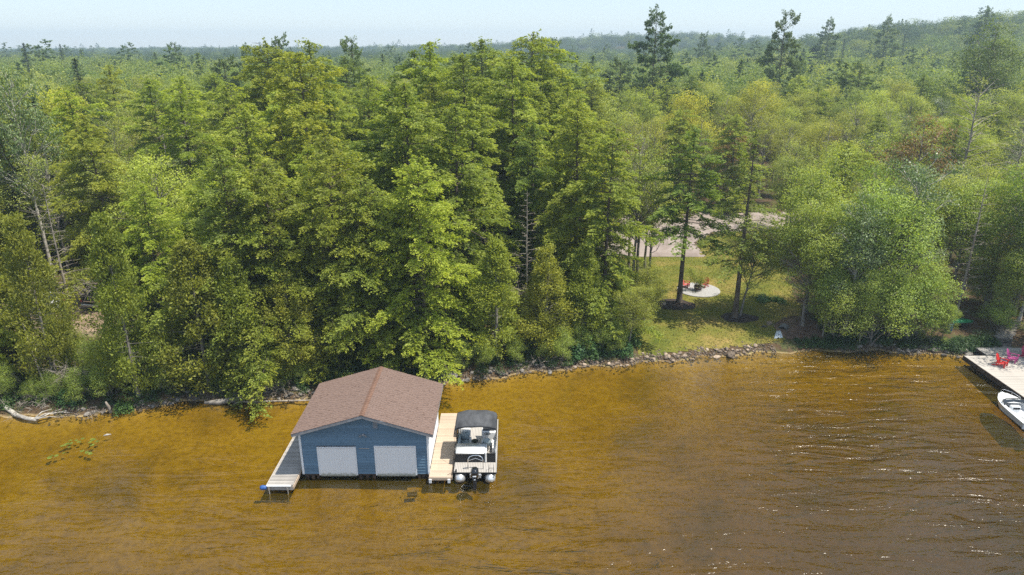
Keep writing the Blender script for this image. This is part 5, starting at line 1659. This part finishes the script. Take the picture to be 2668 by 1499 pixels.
for x0, x1, mt, n, sz, lab, grp, dep in SEGM:
    for k in range(n):
        x = x0 + (x1 - x0) * (k + RR.random()) / n
        off = RR.uniform(-.15, dep)
        y = float(shore_y(x)) + off
        s = sz * RR.choice([RR.uniform(.4, .8), RR.uniform(.7, 1.2), RR.uniform(.9, 1.4)]) * .85
        o = mobj('bank_stone', rock_mesh(RR.randrange(8), mt), None, (x, y, gz(x, y) + s * .12), (RR.uniform(-.3, .3), RR.uniform(-.3, .3), RR.uniform(0, 6.28)))
        o.scale = (s * 1.5, s * 1.5, s * 1.4)
        tag(o, lab, 'stone', grp)
for (x, y, s, mt, lab) in [(-25.3, 45.0, .95, 'rock', 'smooth pale grey boulder half hidden in the left bank greenery'),
                           (18.0, 51.0, .55, 'warm_rock', 'large orange-tan rock at the lawn shore, biggest on that stretch'),
                           (16.9, 50.9, .50, 'warm_rock', 'pale flat-topped rock at the lawn shore left of the biggest one'),
                           (14.3, 60.6, .65, 'warm_rock', 'low brown stone lying on the mulch bed beside the hemlock trunk'),
                           (36.0, 57.2, 1.15, 'warm_rock', 'pale boulder under the trees left of the green canoe'),
                           (22.9, 56.0, .50, 'warm_rock', 'pinkish stone above the culvert mouth'),
                           (22.2, 55.4, .36, 'rock', 'flat grey stone left of the culvert mouth'),
                           (-4.6, 46.9, .75, 'rock', 'big grey stone at the water just right of the boathouse roof')]:
    o = mobj('boulder', rock_mesh(RR.randrange(8), mt), None, (x, y, gz(x, y) + s * .1), (0, .1, RR.uniform(0, 6)))
    o.scale = (s * 1.4, s * 1.3, s * 1.2); tag(o, lab, 'rock')
# small stones fill the gaps and the shallows
rng = np.random.default_rng(9)
vs, fs, tn = [], [], []
base = np.array([(1, 0, 0), (-1, 0, 0), (0, 1, 0), (0, -1, 0), (0, 0, 1), (0, 0, -1)], float)
tri = np.array([(0, 2, 4), (2, 1, 4), (1, 3, 4), (3, 0, 4), (2, 0, 5), (1, 2, 5), (3, 1, 5), (0, 3, 5)])
n = 3800
X = rng.uniform(-32, 40, n); keep = ~((X > 22) & (X < 27)); X = X[keep]; n = len(X)
Y = shore_y(X) + rng.normal(.15, .38, n)
Z = ground_z(X, Y) + .01
S = rng.uniform(.04, .13, n)
V = base[None] * S[:, None, None] * rng.uniform(.6, 1.3, (n, 6, 3)) + np.stack([X, Y, Z], 1)[:, None]
F = tri[None] + (np.arange(n) * 6)[:, None, None]
o = mobj('pebbles', np_mesh('pebbles', V.reshape(-1, 3), F.reshape(-1, 3), [M['warm_rock']]))
tag(o, 'small stones and rubble along the waterline', kind='stuff')

# ------------------------------------------------------------------ undergrowth
rng = np.random.default_rng(31)
def clump_mass(name, spots, per, mat, ls, lab, hgt=(.35, 1.1), rad=.75, tint=(.25, .75)):
    C, Nn, T = [], [], []
    for (x, y, s) in spots:
        z = gz(x, y); h = rng.uniform(*hgt) * s; k = int(per * s)
        off = rng.normal(0, 1, (k, 3)); off /= np.linalg.norm(off, axis=1, keepdims=True); off[:, 2] = np.abs(off[:, 2])
        c = off * (rng.random(k) ** .4)[:, None] * np.array([rad * s, rad * s, h]) + np.array([x, y, z])
        nn = off + rng.normal(0, .6, (k, 3)); nn[:, 2] += .6
        C.append(c); Nn.append(nn); T.append(rng.uniform(*tint) + rng.normal(0, .15, k))
    C = np.concatenate(C); Nn = np.concatenate(Nn); T = np.clip(np.concatenate(T), 0, 1)
    d = np.cross(Nn, rng.normal(0, 1, C.shape))
    v, f = leaf_quads(C, d, Nn, rng.uniform(.7, 1.3, len(C)) * ls, rng.uniform(.5, 1, len(C)) * ls * .65)
    o = mobj(name, np_mesh(name, v, f, [mat], tint=T)); tag(o, lab, kind='stuff')
    return o
sp = []
for _ in range(640):
    x = rng.uniform(-40, 9.5); y = float(shore_y(x)) + rng.uniform(.5, 4.5)
    if abs(x + .647 * y) < .6: continue
    sp.append((x, y, rng.uniform(.5, 1.1)))
for _ in range(330):
    x = rng.uniform(27.2, 40.5); sp.append((x, float(shore_y(x)) + rng.uniform(.5, 5.5 if x < 35.5 else 2.0), rng.uniform(.5, 1.15) * (1 if x < 35.5 else .7)))
for _ in range(50):
    x = rng.uniform(24.0, 29); sp.append((x, float(shore_y(x)) + rng.uniform(.3, 1.3), rng.uniform(.35, .7)))
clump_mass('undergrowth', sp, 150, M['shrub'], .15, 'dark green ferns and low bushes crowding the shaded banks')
sp = []
for _ in range(420):
    y = rng.uniform(50, 118); x = rng.uniform(-.8, .8) * y
    if free(x, y, 6): sp.append((x, y, rng.uniform(.7, 1.5)))
for _ in range(120):
    x = rng.uniform(9, 44); sp.append((x, rng.uniform(97.5, 101), rng.uniform(.6, 1.2)))
clump_mass('understory_plants', sp, 90, M['leaf'], .2, 'young saplings and low plants on the forest floor', hgt=(.5, 1.6), rad=.9)
# long grass tufts at the lawn edges and shore
k = 26000
gx = rng.uniform(9, 31, k); gy = rng.uniform(51, 86, k)
edge = in_poly(gx, gy, LAWN) & ~in_poly(gx, gy, DRIVE)
near = (np.hypot(gx - pc[0], gy - pc[1]) > 2.2) & (np.hypot((gx - 15.6) / 1.9, (gy - 60.7) / 1.5) > 1) & (np.hypot((gx - 20.6) / 1.7, (gy - 57.4) / 1.2) > 1)
gx, gy = gx[edge & near], gy[edge & near]; k = len(gx)
c = np.stack([gx, gy, ground_z(gx, gy) + .06], 1); d = rng.normal(0, .5, (k, 3)); d[:, 2] = 1
v, f = leaf_quads(c, d, rng.normal(0, 1, (k, 3)) * np.array([1, 1, .2]), rng.uniform(.07, .16, k), rng.uniform(.03, .09, k))
M['blade'] = leaf_mat('grass_blades', (0.09, 0.12, 0.02), (0.19, 0.20, 0.04), (0.34, 0.28, 0.10), trans=.3)
o = mobj('grass', np_mesh('grass', v, f, [M['blade']], tint=rng.random(k))); tag(o, 'short uneven grass blades on the sunlit lawn', kind='stuff')

shr = [(8.9, 50.9, 1.05, 'rounded blue-green shrub at the water end of the lawn'), (7.7, 51.6, 1.3, 'tall green shrub left of the rounded one at the lawn corner'), (6.4, 50.6, 1.2, 'bushy shrub over the brownish stones below the cedars'),
       (5.0, 50.2, 1.1, 'low dark shrub at the foot of the olive cedars'), (8.3, 53.4, 1.35, 'bright shrub behind the leaning shore tree'), (10.0, 52.1, .95, 'small shrub at the foot of the leaning shore tree'),
       (24.3, 62.0, .9, 'low spreading shrub on the right side of the lawn'), (25.6, 61.6, .8, 'smaller shrub beside the spreading one on the lawn'), (-27.2, 42.4, .75, 'small bright bush on the pale stump in the shallows'),
       (-31.2, 42.6, .7, 'small fresh green bush above the driftwood roots'), (9.9, 56.0, 1.0, 'shrub at the left edge of the lawn')]
for i, (x, y, s, lb) in enumerate(shr):
    cm, wm = PROTO['shrub'][i % 4]
    e = empty('shrub', (x, y, max(gz(x, y), 0) - .05), i); e.scale = (s * 1.1, s * 1.1, s * (.5 if 'spreading' in lb or 'smaller' in lb else 1.0))
    tag(e, lb, 'shrub'); mobj('stem', wm, e); c_ = mobj('foliage', cm, e); c_.color = (1.9, 1.8, 1.4, 1) if i % 3 else (1.4, 1.6, 1.9, 1)

# ------------------------------------------------------------------ mulch beds
M['mulch'] = noisy('dark_mulch', (0.012, 0.010, 0.010), (0.065, 0.045, 0.036), 6, .95, .04, 14, detail=8)
for (x, y, rx, ry, lb) in [(15.5, 60.6, 1.9, 1.5, 'dark mulch bed around the straight hemlock trunk'), (20.6, 57.4, 1.7, 1.15, 'dark oval mulch bed around the paired trunks')]:
    vs, fs = [], []
    nr, na = 5, 40
    for r in range(nr + 1):
        for a in range(na):
            t = 2 * math.pi * a / na; q = r / nr; w_ = 1 + .06 * math.sin(3 * t + x) + .04 * math.sin(7 * t)
            px_, py_ = x + rx * q * w_ * math.cos(t), y + ry * q * w_ * math.sin(t)
            vs.append((px_, py_, gz(px_, py_) + .035 + .10 * (1 - q ** 3)))
    fs = [(r * na + a, r * na + (a + 1) % na, (r + 1) * na + (a + 1) % na, (r + 1) * na + a) for r in range(nr) for a in range(na)]
    MB().add(vs, fs).build('mulch_bed', M['mulch'], None, smooth=True)
    tag(bpy.data.objects[-1] if False else [o for o in COL.objects if o.name.startswith('mulch_bed')][-1], lb, kind='structure')

# culvert with a trickle of white water
cv = empty('culvert_pipe', (23.5, 54.75, .62), math.radians(-35)); tag(cv, 'dark corrugated culvert pipe mouth in the bare bank', 'pipe')
M['culvert'] = noisy('old_steel', (0.06, 0.06, 0.06), (0.22, 0.22, 0.21), 4, .7)
pm = MB(); nn_ = 20; pr = [(.40, 0), (.44, .0), (.44, .08), (.415, .12), (.44, .16), (.44, .9)]
vs = [(r * math.cos(2 * math.pi * a / nn_), y, r * math.sin(2 * math.pi * a / nn_)) for r, y in pr for a in range(nn_)]
vs += [(.39 * math.cos(2 * math.pi * a / nn_), .9, .39 * math.sin(2 * math.pi * a / nn_)) for a in range(nn_)]
fs = [(i * nn_ + a, i * nn_ + (a + 1) % nn_, (i + 1) * nn_ + (a + 1) % nn_, (i + 1) * nn_ + a) for i in range(len(pr) - 1) for a in range(nn_)]
L0_ = len(pr) * nn_
fs += [(a, L0_ + a, L0_ + (a + 1) % nn_, (a + 1) % nn_) for a in range(nn_)] + [tuple(L0_ + a for a in range(nn_))]
pm.add(vs, fs).build('pipe_wall', M['culvert'], cv, smooth=True)
M['foam'] = noisy('white_water', (0.30, 0.36, 0.42), (0.72, 0.77, 0.82), 7, .25, .05, 9, detail=6)
vs, fs = [], []
for j in range(9):
    for i in range(7):
        u = (i / 6 - .5); v_ = j / 8
        x = 23.1 - .45 * v_ + u * (.35 + .4 * v_); y = 54.45 - 1.25 * v_
        vs.append((x, y, max(gz(x, y), .0) + .08 + .05 * math.sin(i * 2.1 + j) * (1 - abs(u) * 2)))
fs = [(j * 7 + i, j * 7 + i + 1, (j + 1) * 7 + i + 1, (j + 1) * 7 + i) for j in range(8) for i in range(6)]
tag(MB().add(vs, fs).build('water_trickle', M['foam'], None, smooth=True), 'small stream of pale rushing water running from the culvert to the lake', kind='stuff')

# ------------------------------------------------------------------ canoe, barrel, log bench, steps
M['green_hull'] = noisy('green_canoe', (0.01, 0.13, 0.05), (0.015, 0.20, 0.075), 2, .4, coat=.3)
cn_ = empty('green_canoe', (38.5, 55.6, gz(38.5, 55.6) + .38), math.radians(2)); tag(cn_, 'bright green canoe lying upside down under the trees near the dock', 'canoe')
def canoe(u, v):
    t = (u - .5) * 2; a = v * math.pi
    w_ = .42 * (1 - abs(t) ** 2.4) ** .8 + .01
    return (t * 2.15, w_ * math.cos(a), .30 * math.sin(a) ** .7 * (1 - .25 * abs(t) ** 3) - .12 * abs(t) ** 4)
MB().grid(canoe, 30, 12).build('hull', M['green_hull'], cn_, smooth=True)
for s in (-1, 1):
    MB().tube([(k / 10 * 4.3 - 2.15, s * (.42 * (1 - min(1, abs(k / 5 - 1)) ** 2.4) ** .8 + .012), -.12 * abs(k / 5 - 1) ** 4) for k in range(11)], .018, 6).build('gunwale', M['dark_wood'], cn_)
for x in (-1.0, 1.0): MB().box(x - .05, x + .05, -.5, .5, -.40, -.02).build('rest_block', M['dark_wood'], cn_)
M['blue_drum'] = noisy('blue_drum', (0.01, 0.05, 0.10), (0.02, 0.09, 0.16), 3, .45)
br = empty('blue_barrel', (37.6, 54.2, gz(37.6, 54.2)), .4); tag(br, 'dark blue plastic barrel standing in front of the green canoe', 'barrel')
MB().tube([(0, 0, 0), (0, 0, .1), (0, 0, .3), (0, 0, .6), (0, 0, .8), (0, 0, .88)], [.25, .29, .30, .30, .29, .26], 18).build('drum', M['blue_drum'], br, smooth=True)
for z in (.28, .60): MB().tube([(0, 0, z), (0, 0, z + .03)], [.31, .31], 18).build('hoop', M['blue_drum'], br)
MB().tube([(0, 0, .88), (0, 0, .92)], [.24, .24], 18).build('lid', M['black'], br)
lbn = empty('log_rail', (39.2, 57.6, gz(39.2, 57.6)), 0); tag(lbn, 'long weathered pole resting on two stumps behind the green canoe', 'log')
MB().tube([(-2.3, 0, .62), (0, .05, .60), (2.3, 0, .55)], [.08, .07, .06], 8).build('pole', M['dead_wood'], lbn, smooth=True)
for x in (-1.8, 1.8): MB().tube([(x, 0, -.1), (x, 0, .54)], [.15, .13], 10).build('stump', M['bark'], lbn)
stp = empty('stone_steps', (40.6, 51.6, 0), 0); tag(stp, 'curving flight of flat grey stone slabs climbing from the dock landing', 'steps')
rng2 = random.Random(5)
for k in range(9):
    t = k / 8
    x = 0.0 + 2.6 * t + .7 * t * t; y = .0 + 3.9 * t; z = max(gz(40.6 + x, 51.6 + y), .5) + .06 + .05 * k
    vs = []
    for zz in (-.16, 0):
        for a in range(7):
            tt = a / 7 * 2 * math.pi
            vs.append((x + (.85 + .12 * rng2.uniform(-1, 1)) * math.cos(tt), y + (.36 + .05 * rng2.uniform(-1, 1)) * math.sin(tt), z + zz))
    MB().add(vs, [tuple(reversed(range(7))), tuple(range(7, 14))] + [(a, (a + 1) % 7, 7 + (a + 1) % 7, 7 + a) for a in range(7)]).build('stone_slab', M['rock'], stp, bevel=.015)

# ------------------------------------------------------------------ driftwood and lily pads on the left
def log(name, pts, r, mat, lab, branches=(), n=9):
    e = empty(name, pts[0]); tag(e, lab, 'driftwood')
    P_ = [tuple(Vector(p) - Vector(pts[0])) for p in pts]
    MB().tube(P_, r, n).build('trunk', mat, e, smooth=True)
    for b in branches:
        B_ = [tuple(Vector(p) - Vector(pts[0])) for p in b]
        MB().tube(B_, [.05 - .035 * i / (len(B_) - 1) for i in range(len(B_))], 6).build('branch', mat, e, smooth=True)
    return e
log('fallen_birch', [(-37.2, 43.2, .95), (-36.0, 42.5, .62), (-35.0, 41.8, .35), (-34.1, 41.3, .14), (-33.2, 41.0, .06), (-32.4, 40.85, .05)], [.16, .16, .15, .15, .14, .13], M['pale_bark'], 'curved pale fallen trunk with roots dipping into the water at lower left',
    [[(-32.5, 40.85, .1), (-32.0, 41.2, .32), (-31.2, 41.5, .25), (-30.2, 41.7, .10)], [(-32.6, 40.85, .1), (-32.2, 40.75, .22), (-31.6, 41.05, .18), (-31.1, 41.2, .02)], [(-32.7, 40.9, .1), (-32.1, 41.2, .18), (-31.5, 41.2, .34), (-30.9, 41.6, .3)],
     [(-32.6, 40.9, .12), (-32.3, 41.3, .4), (-31.8, 41.6, .45)], [(-32.4, 40.8, .08), (-31.9, 40.9, .3), (-31.5, 41.4, .38), (-31.3, 41.9, .3)]])
log('driftwood_log', [(-35.3, 44.5, .3), (-35.9, 44.4, 1.2), (-36.5, 44.3, 2.3), (-36.9, 44.2, 3.5), (-37.2, 44.1, 5.0)], [.19, .17, .16, .15, .12], M['grey_bark'], 'stout grey trunk leaning out of the left bank toward the photo edge')
log('driftwood_slab', [(-21.9, 43.05, .12), (-20.9, 43.1, .16), (-19.9, 43.3, .24), (-19.2, 43.6, .35)], [.10, .22, .20, .10], M['grey_bark'], 'broad grey driftwood slab lying curved along the left bank')
log('driftwood_log', [(-18.9, 43.15, .12), (-17.4, 43.25, .14), (-15.9, 43.3, .15), (-13.7, 43.35, .17)], [.07, .07, .06, .05], M['dead_wood'], 'long straight weathered log lying along the stones left of the boathouse',
    [[(-18.7, 43.15, .14), (-19.3, 42.9, .3), (-19.8, 42.85, .12)], [(-16.0, 43.3, .15), (-15.9, 43.1, .35)]])
log('driftwood_stub', [(-27.95, 41.9, -.2), (-28.0, 41.85, .5), (-28.1, 41.8, .9)], [.12, .10, .05], M['dead_wood'], 'short pale stub standing in the shallows below the cedars')
log('dead_pole', [(-32.6, 42.6, .1), (-32.9, 42.9, 2.0), (-33.3, 43.1, 4.2), (-33.5, 43.2, 6.2)], [.06, .05, .035, .015], M['dead_wood'], 'thin straight dead pole standing above the fallen pale trunk')
# bare twig thickets
def thicket(x, y, z, w, h, n, lab, seed):
    r = np.random.default_rng(seed); segs = []
    for _ in range(n):
        p = np.array([r.normal(0, w * .25), r.normal(0, .4), r.uniform(0, h * .5)])
        d = np.array([r.normal(0, 1), r.normal(-.3, .4), r.normal(.15, .5)]); d /= np.linalg.norm(d)
        L = r.uniform(.35, .9) * w * .5
        q = p + d * L * .5 + np.array([0, 0, .08]); e_ = p + d * L + np.array([0, 0, -.12])
        segs += [(p, q, .018, .012), (q, e_, .012, .005)]
        for _k in range(5):
            t = r.uniform(.2, 1); s0 = p + d * L * t; segs.append((s0, s0 + r.normal(0, .22, 3), .010, .004))
    v, f = seg_tubes(segs, 4)
    o = mobj('bare_branches', np_mesh('bare_branches', v, f, [M['dead_wood']]), None, (x, y, z)); tag(o, lab, 'branches')
thicket(-33.4, 42.2, .2, 2.6, 1.5, 42, 'grey tangle of bare twigs behind the fallen pale trunk', 1)
thicket(-30.6, 43.2, 1.9, 3.2, 1.6, 44, 'pale fan of dry branches hanging over the driftwood roots', 2)
thicket(-36.3, 42.9, 1.1, 2.0, 1.0, 24, 'bare branches at the left photo edge above the fallen trunk', 3)
thicket(-28.9, 41.3, .05, 1.6, .5, 14, 'few bent dead sticks in the shallows beside the pale stub', 4)
thicket(1.0, 52.6, 4.2, 3.2, 2.6, 46, 'drooping grey dead branches hanging below the snag', 5)
thicket(-33.8, 52.5, 4.6, 3.4, 2.6, 44, 'grey dead branches arching above the parked cars', 6)
thicket(2.4, 48.6, .5, 2.4, .5, 20, 'dry brush on the bank under the second olive cedar', 8)
thicket(-17.5, 44.1, .5, 2.4, .5, 20, 'dry twigs on the stones above the long log', 9)

M['lily'] = noisy('lily_pad', (0.07, 0.10, 0.015), (0.17, 0.20, 0.035), 3, .35, per_obj=.2)
pad = MB(); n = 14
vs = [(0, 0, 0)] + [(.15 * math.cos(.25 + a * (2 * math.pi - .5) / (n - 1)), .15 * math.sin(.25 + a * (2 * math.pi - .5) / (n - 1)), .004) for a in range(n)]
pm = pad.add(vs, [(0, i + 1, i + 2) for i in range(n - 1)]).mesh('lily_pad', M['lily'])
RL = random.Random(4)
for (cx, cy, k, lb) in [(-28.4, 37.9, 9, 'green lily pad in the largest floating cluster at lower left'), (-27.3, 38.3, 7, 'green lily pad in the cluster right of the largest one'), (-26.9, 37.1, 6, 'lily pad in the lower right floating cluster'), (-28.9, 36.65, 5, 'lily pad in the lowest left floating cluster')]:
    for _ in range(k):
        o = mobj('lily_pad', pm, None, (cx + RL.gauss(0, .32), cy + RL.gauss(0, .2), .008 + RL.random() * .006), (RL.uniform(-.08, .08), RL.uniform(-.08, .08), RL.uniform(0, 6.28)))
        s = RL.uniform(.7, 1.1) * .85; o.scale = (s, s, s); tag(o, lb, 'lily pad', lb.replace('green lily pad', 'lily pads').replace('lily pad in', 'lily pads in'))
o = MB().tube([(-.22, -.05, 0), (-.05, 0, .03), (.2, .08, .02)], [.03, .07, .03], 8).build('floating_wood', M['pale_bark'], None, loc=(-26.55, 38.94, .02)); tag(o, 'small white piece of wood floating near the lily pads', 'driftwood')
# sunken wood and stones seen through the shallows
thicket(-5.9, 33.2, -.45, 1.6, .2, 6, 'sunken sticks in the water in front of the right boathouse door', 12)
o = MB().box(-.28, .28, -.16, .16, -.06, .06).build('sunken_block', M['dark_wood'], None, loc=(-5.75, 33.05, -.25), rot=(0, .1, .2)); tag(o, 'dark square block under water before the right boathouse door', 'block')

# ------------------------------------------------------------------ parked vehicles under the left trees
M['dark_car'] = noisy('dark_car_paint', (0.012, 0.012, 0.015), (0.02, 0.02, 0.024), 2, .25, coat=1.0)
M['white_car'] = noisy('white_car_paint', (0.62, 0.63, 0.65), (0.68, 0.69, 0.70), 2, .25, coat=1.0)
M['tyre'] = noisy('tyre_rubber', (0.015, 0.015, 0.015), (0.03, 0.03, 0.03), 6, .9)
M['car_glass'] = noisy('car_glass', (0.012, 0.015, 0.018), (0.02, 0.024, 0.028), 2, .05, coat=1.0)
M['lamp_red'] = noisy('tail_lamp', (0.30, 0.01, 0.01), (0.40, 0.02, 0.015), 4, .2, coat=1.0)
def vehicle(name, x, y, rz, mat, label, suv=True):
    """nose towards +Y"""
    e = empty(name, (x, y, gz(x, y) + .04), rz); tag(e, label, 'car')
    L, W_ = 4.7, .93
    side = [(-2.3, .35), (-2.35, .75), (-2.28, 1.02), (2.0, .98), (2.3, .82), (2.34, .45), (2.25, .28), (-2.2, .28)] if suv else [(-2.25, .35), (-2.3, .7), (-2.2, .95), (-1.6, 1.0), (1.1, .98), (2.1, .82), (2.3, .6), (2.25, .28), (-2.15, .28)]
    b = MB(); n = len(side)
    vs = [(-W_, yy, zz) for yy, zz in side] + [(W_, yy, zz) for yy, zz in side]
    b.add(vs, [tuple(range(n)), tuple(reversed(range(n, 2 * n)))] + [(i, n + i, n + (i + 1) % n, (i + 1) % n) for i in range(n)])
    body = b.build('body', mat, e, bevel=.07, seg=2, smooth=False)
    cab = [(-2.2, 1.0), (-2.0, 1.66), (-1.7, 1.74), (.25, 1.72), (.55, 1.66), (1.2, 1.0)] if suv else [(-1.7, .98), (-1.1, 1.38), (-.8, 1.43), (.2, 1.42), (.9, .98)]
    g_ = MB(); n = len(cab); yin = .14
    def wv(zz): return W_ - .03 - .16 * (zz - .98)
    vs = [(-wv(zz), yy, zz) for yy, zz in cab] + [(wv(zz), yy, zz) for yy, zz in cab]
    g_.add(vs, [tuple(range(n)), tuple(reversed(range(n, 2 * n)))] + [(i, n + i, n + (i + 1) % n, (i + 1) % n) for i in range(n)])
    g_.build('window_glass', M['car_glass'], e)
    zt_ = cab[2][1]
    MB().box(-wv(zt_) - .01, wv(zt_) + .01, cab[2][0] - .1, cab[3][0] + .1, zt_ - .03, zt_ + .03).build('car_roof', mat, e, bevel=.02)
    for s in (-1, 1):
        for yy in (cab[1][0] + .05, -.45, cab[-2][0] + .02):
            MB().hexa([(s * (W_ - .02) - .02, yy - .05, 1.0), (s * (W_ - .02) + .02, yy - .05, 1.0), (s * (W_ - .02) + .02, yy + .05, 1.0), (s * (W_ - .02) - .02, yy + .05, 1.0), (s * wv(zt_) - .02, yy - .05, zt_), (s * wv(zt_) + .02, yy - .05, zt_), (s * wv(zt_) + .02, yy + .05, zt_), (s * wv(zt_) - .02, yy + .05, zt_)]).build('pillar', mat, e)
        for yy in (-1.45, 1.45):
            w_ = MB().tube([(s * .72, yy, .34), (s * .95, yy, .34)], [.34, .34], 20).build('wheel', M['tyre'], e)
            MB().tube([(s * .94, yy, .34), (s * .965, yy, .34)], [.20, .18], 14).build('rim', M['alu'], w_)
        MB().box(s * .86 - .09, s * .86 + .07, -2.40, -2.28, .78, 1.0).build('tail_lamp', M['lamp_red'], e, bevel=.02)
        MB().box(s * .72 - .16, s * .72 + .16, 2.22, 2.33, .62, .78).build('headlight', M['chrome'], e, bevel=.02)
        MB().box(s * 1.02 - .1, s * 1.02 + .1, .75, .92, 1.0, 1.16).build('mirror', mat, e, bevel=.03)
    MB().box(-.95, .95, -2.47, -2.30, .36, .60).build('bumper', M['alu'], e, bevel=.04)
    MB().box(-.62, .62, -2.40, -2.33, .84, .90).build('chrome_strip', M['chrome'], e)
    MB().box(-.95, .95, 2.26, 2.40, .32, .52).build('bumper', mat, e, bevel=.04)
    return e
vehicle('parked_car', -37.6, 59.7, math.radians(-8), M['dark_car'], 'dark parked car with a silver rear bumper glimpsed between the left trees')
vehicle('parked_car', -42.8, 57.6, math.radians(68), M['white_car'], 'long low white car behind branches left of the dark parked car', False)
vehicle('parked_car', -43.0, 53.2, math.radians(20), M['white_car'], 'white car nearest the left photo edge, mostly hidden by pale leaves')
M['shed'] = noisy('shed_paint', (0.42, 0.46, 0.50), (0.55, 0.58, 0.62), 2, .6)
tb = empty('park_table', (-31.6, 57.0, gz(-31.6, 57.0)), .3); tag(tb, 'pale wooden picnic table half hidden right of the dark car', 'table')
for k in range(5): MB().box(-.9, .9, -.38 + k * .155, -.38 + k * .155 + .14, .72, .76).build('table_board', M['pale_deck'], tb)
for s in (-1, 1):
    for k in range(2): MB().box(-.9, .9, s * .75 - .13 + k * .14, s * .75 - .13 + k * .14 + .125, .42, .46).build('bench_board', M['pale_deck'], tb)
    MB().hexa([(s * .7 - .03, -.75, 0), (s * .7 + .03, -.75, 0), (s * .7 + .03, -.65, 0), (s * .7 - .03, -.65, 0), (s * .7 - .03, -.2, .72), (s * .7 + .03, -.2, .72), (s * .7 + .03, -.1, .72), (s * .7 - .03, -.1, .72)]).build('leg', M['pale_deck'], tb)
    MB().hexa([(s * .7 - .03, .65, 0), (s * .7 + .03, .65, 0), (s * .7 + .03, .75, 0), (s * .7 - .03, .75, 0), (s * .7 - .03, .1, .72), (s * .7 + .03, .1, .72), (s * .7 + .03, .2, .72), (s * .7 - .03, .2, .72)]).build('leg', M['pale_deck'], tb)
    MB().box(s * .7 - .03, s * .7 + .03, -.85, .85, .34, .42).build('cross_beam', M['pale_deck'], tb)

# ------------------------------------------------------------------ summer haze
m, nt, out = new_mat('haze')
pv = N(nt, 'ShaderNodeVolumePrincipled', ins={'Color': (0.66, 0.84, 1.0, 1), 'Density': 0.00046, 'Anisotropy': 0.2})
nt.links.new(pv.outputs[0], out.inputs['Volume'])
hz = MB().box(-1560, 1760, -170, 1960, -4.9, 56).build('haze', m)
tag(hz, 'pale summer haze that fades the far trees', kind='stuff')
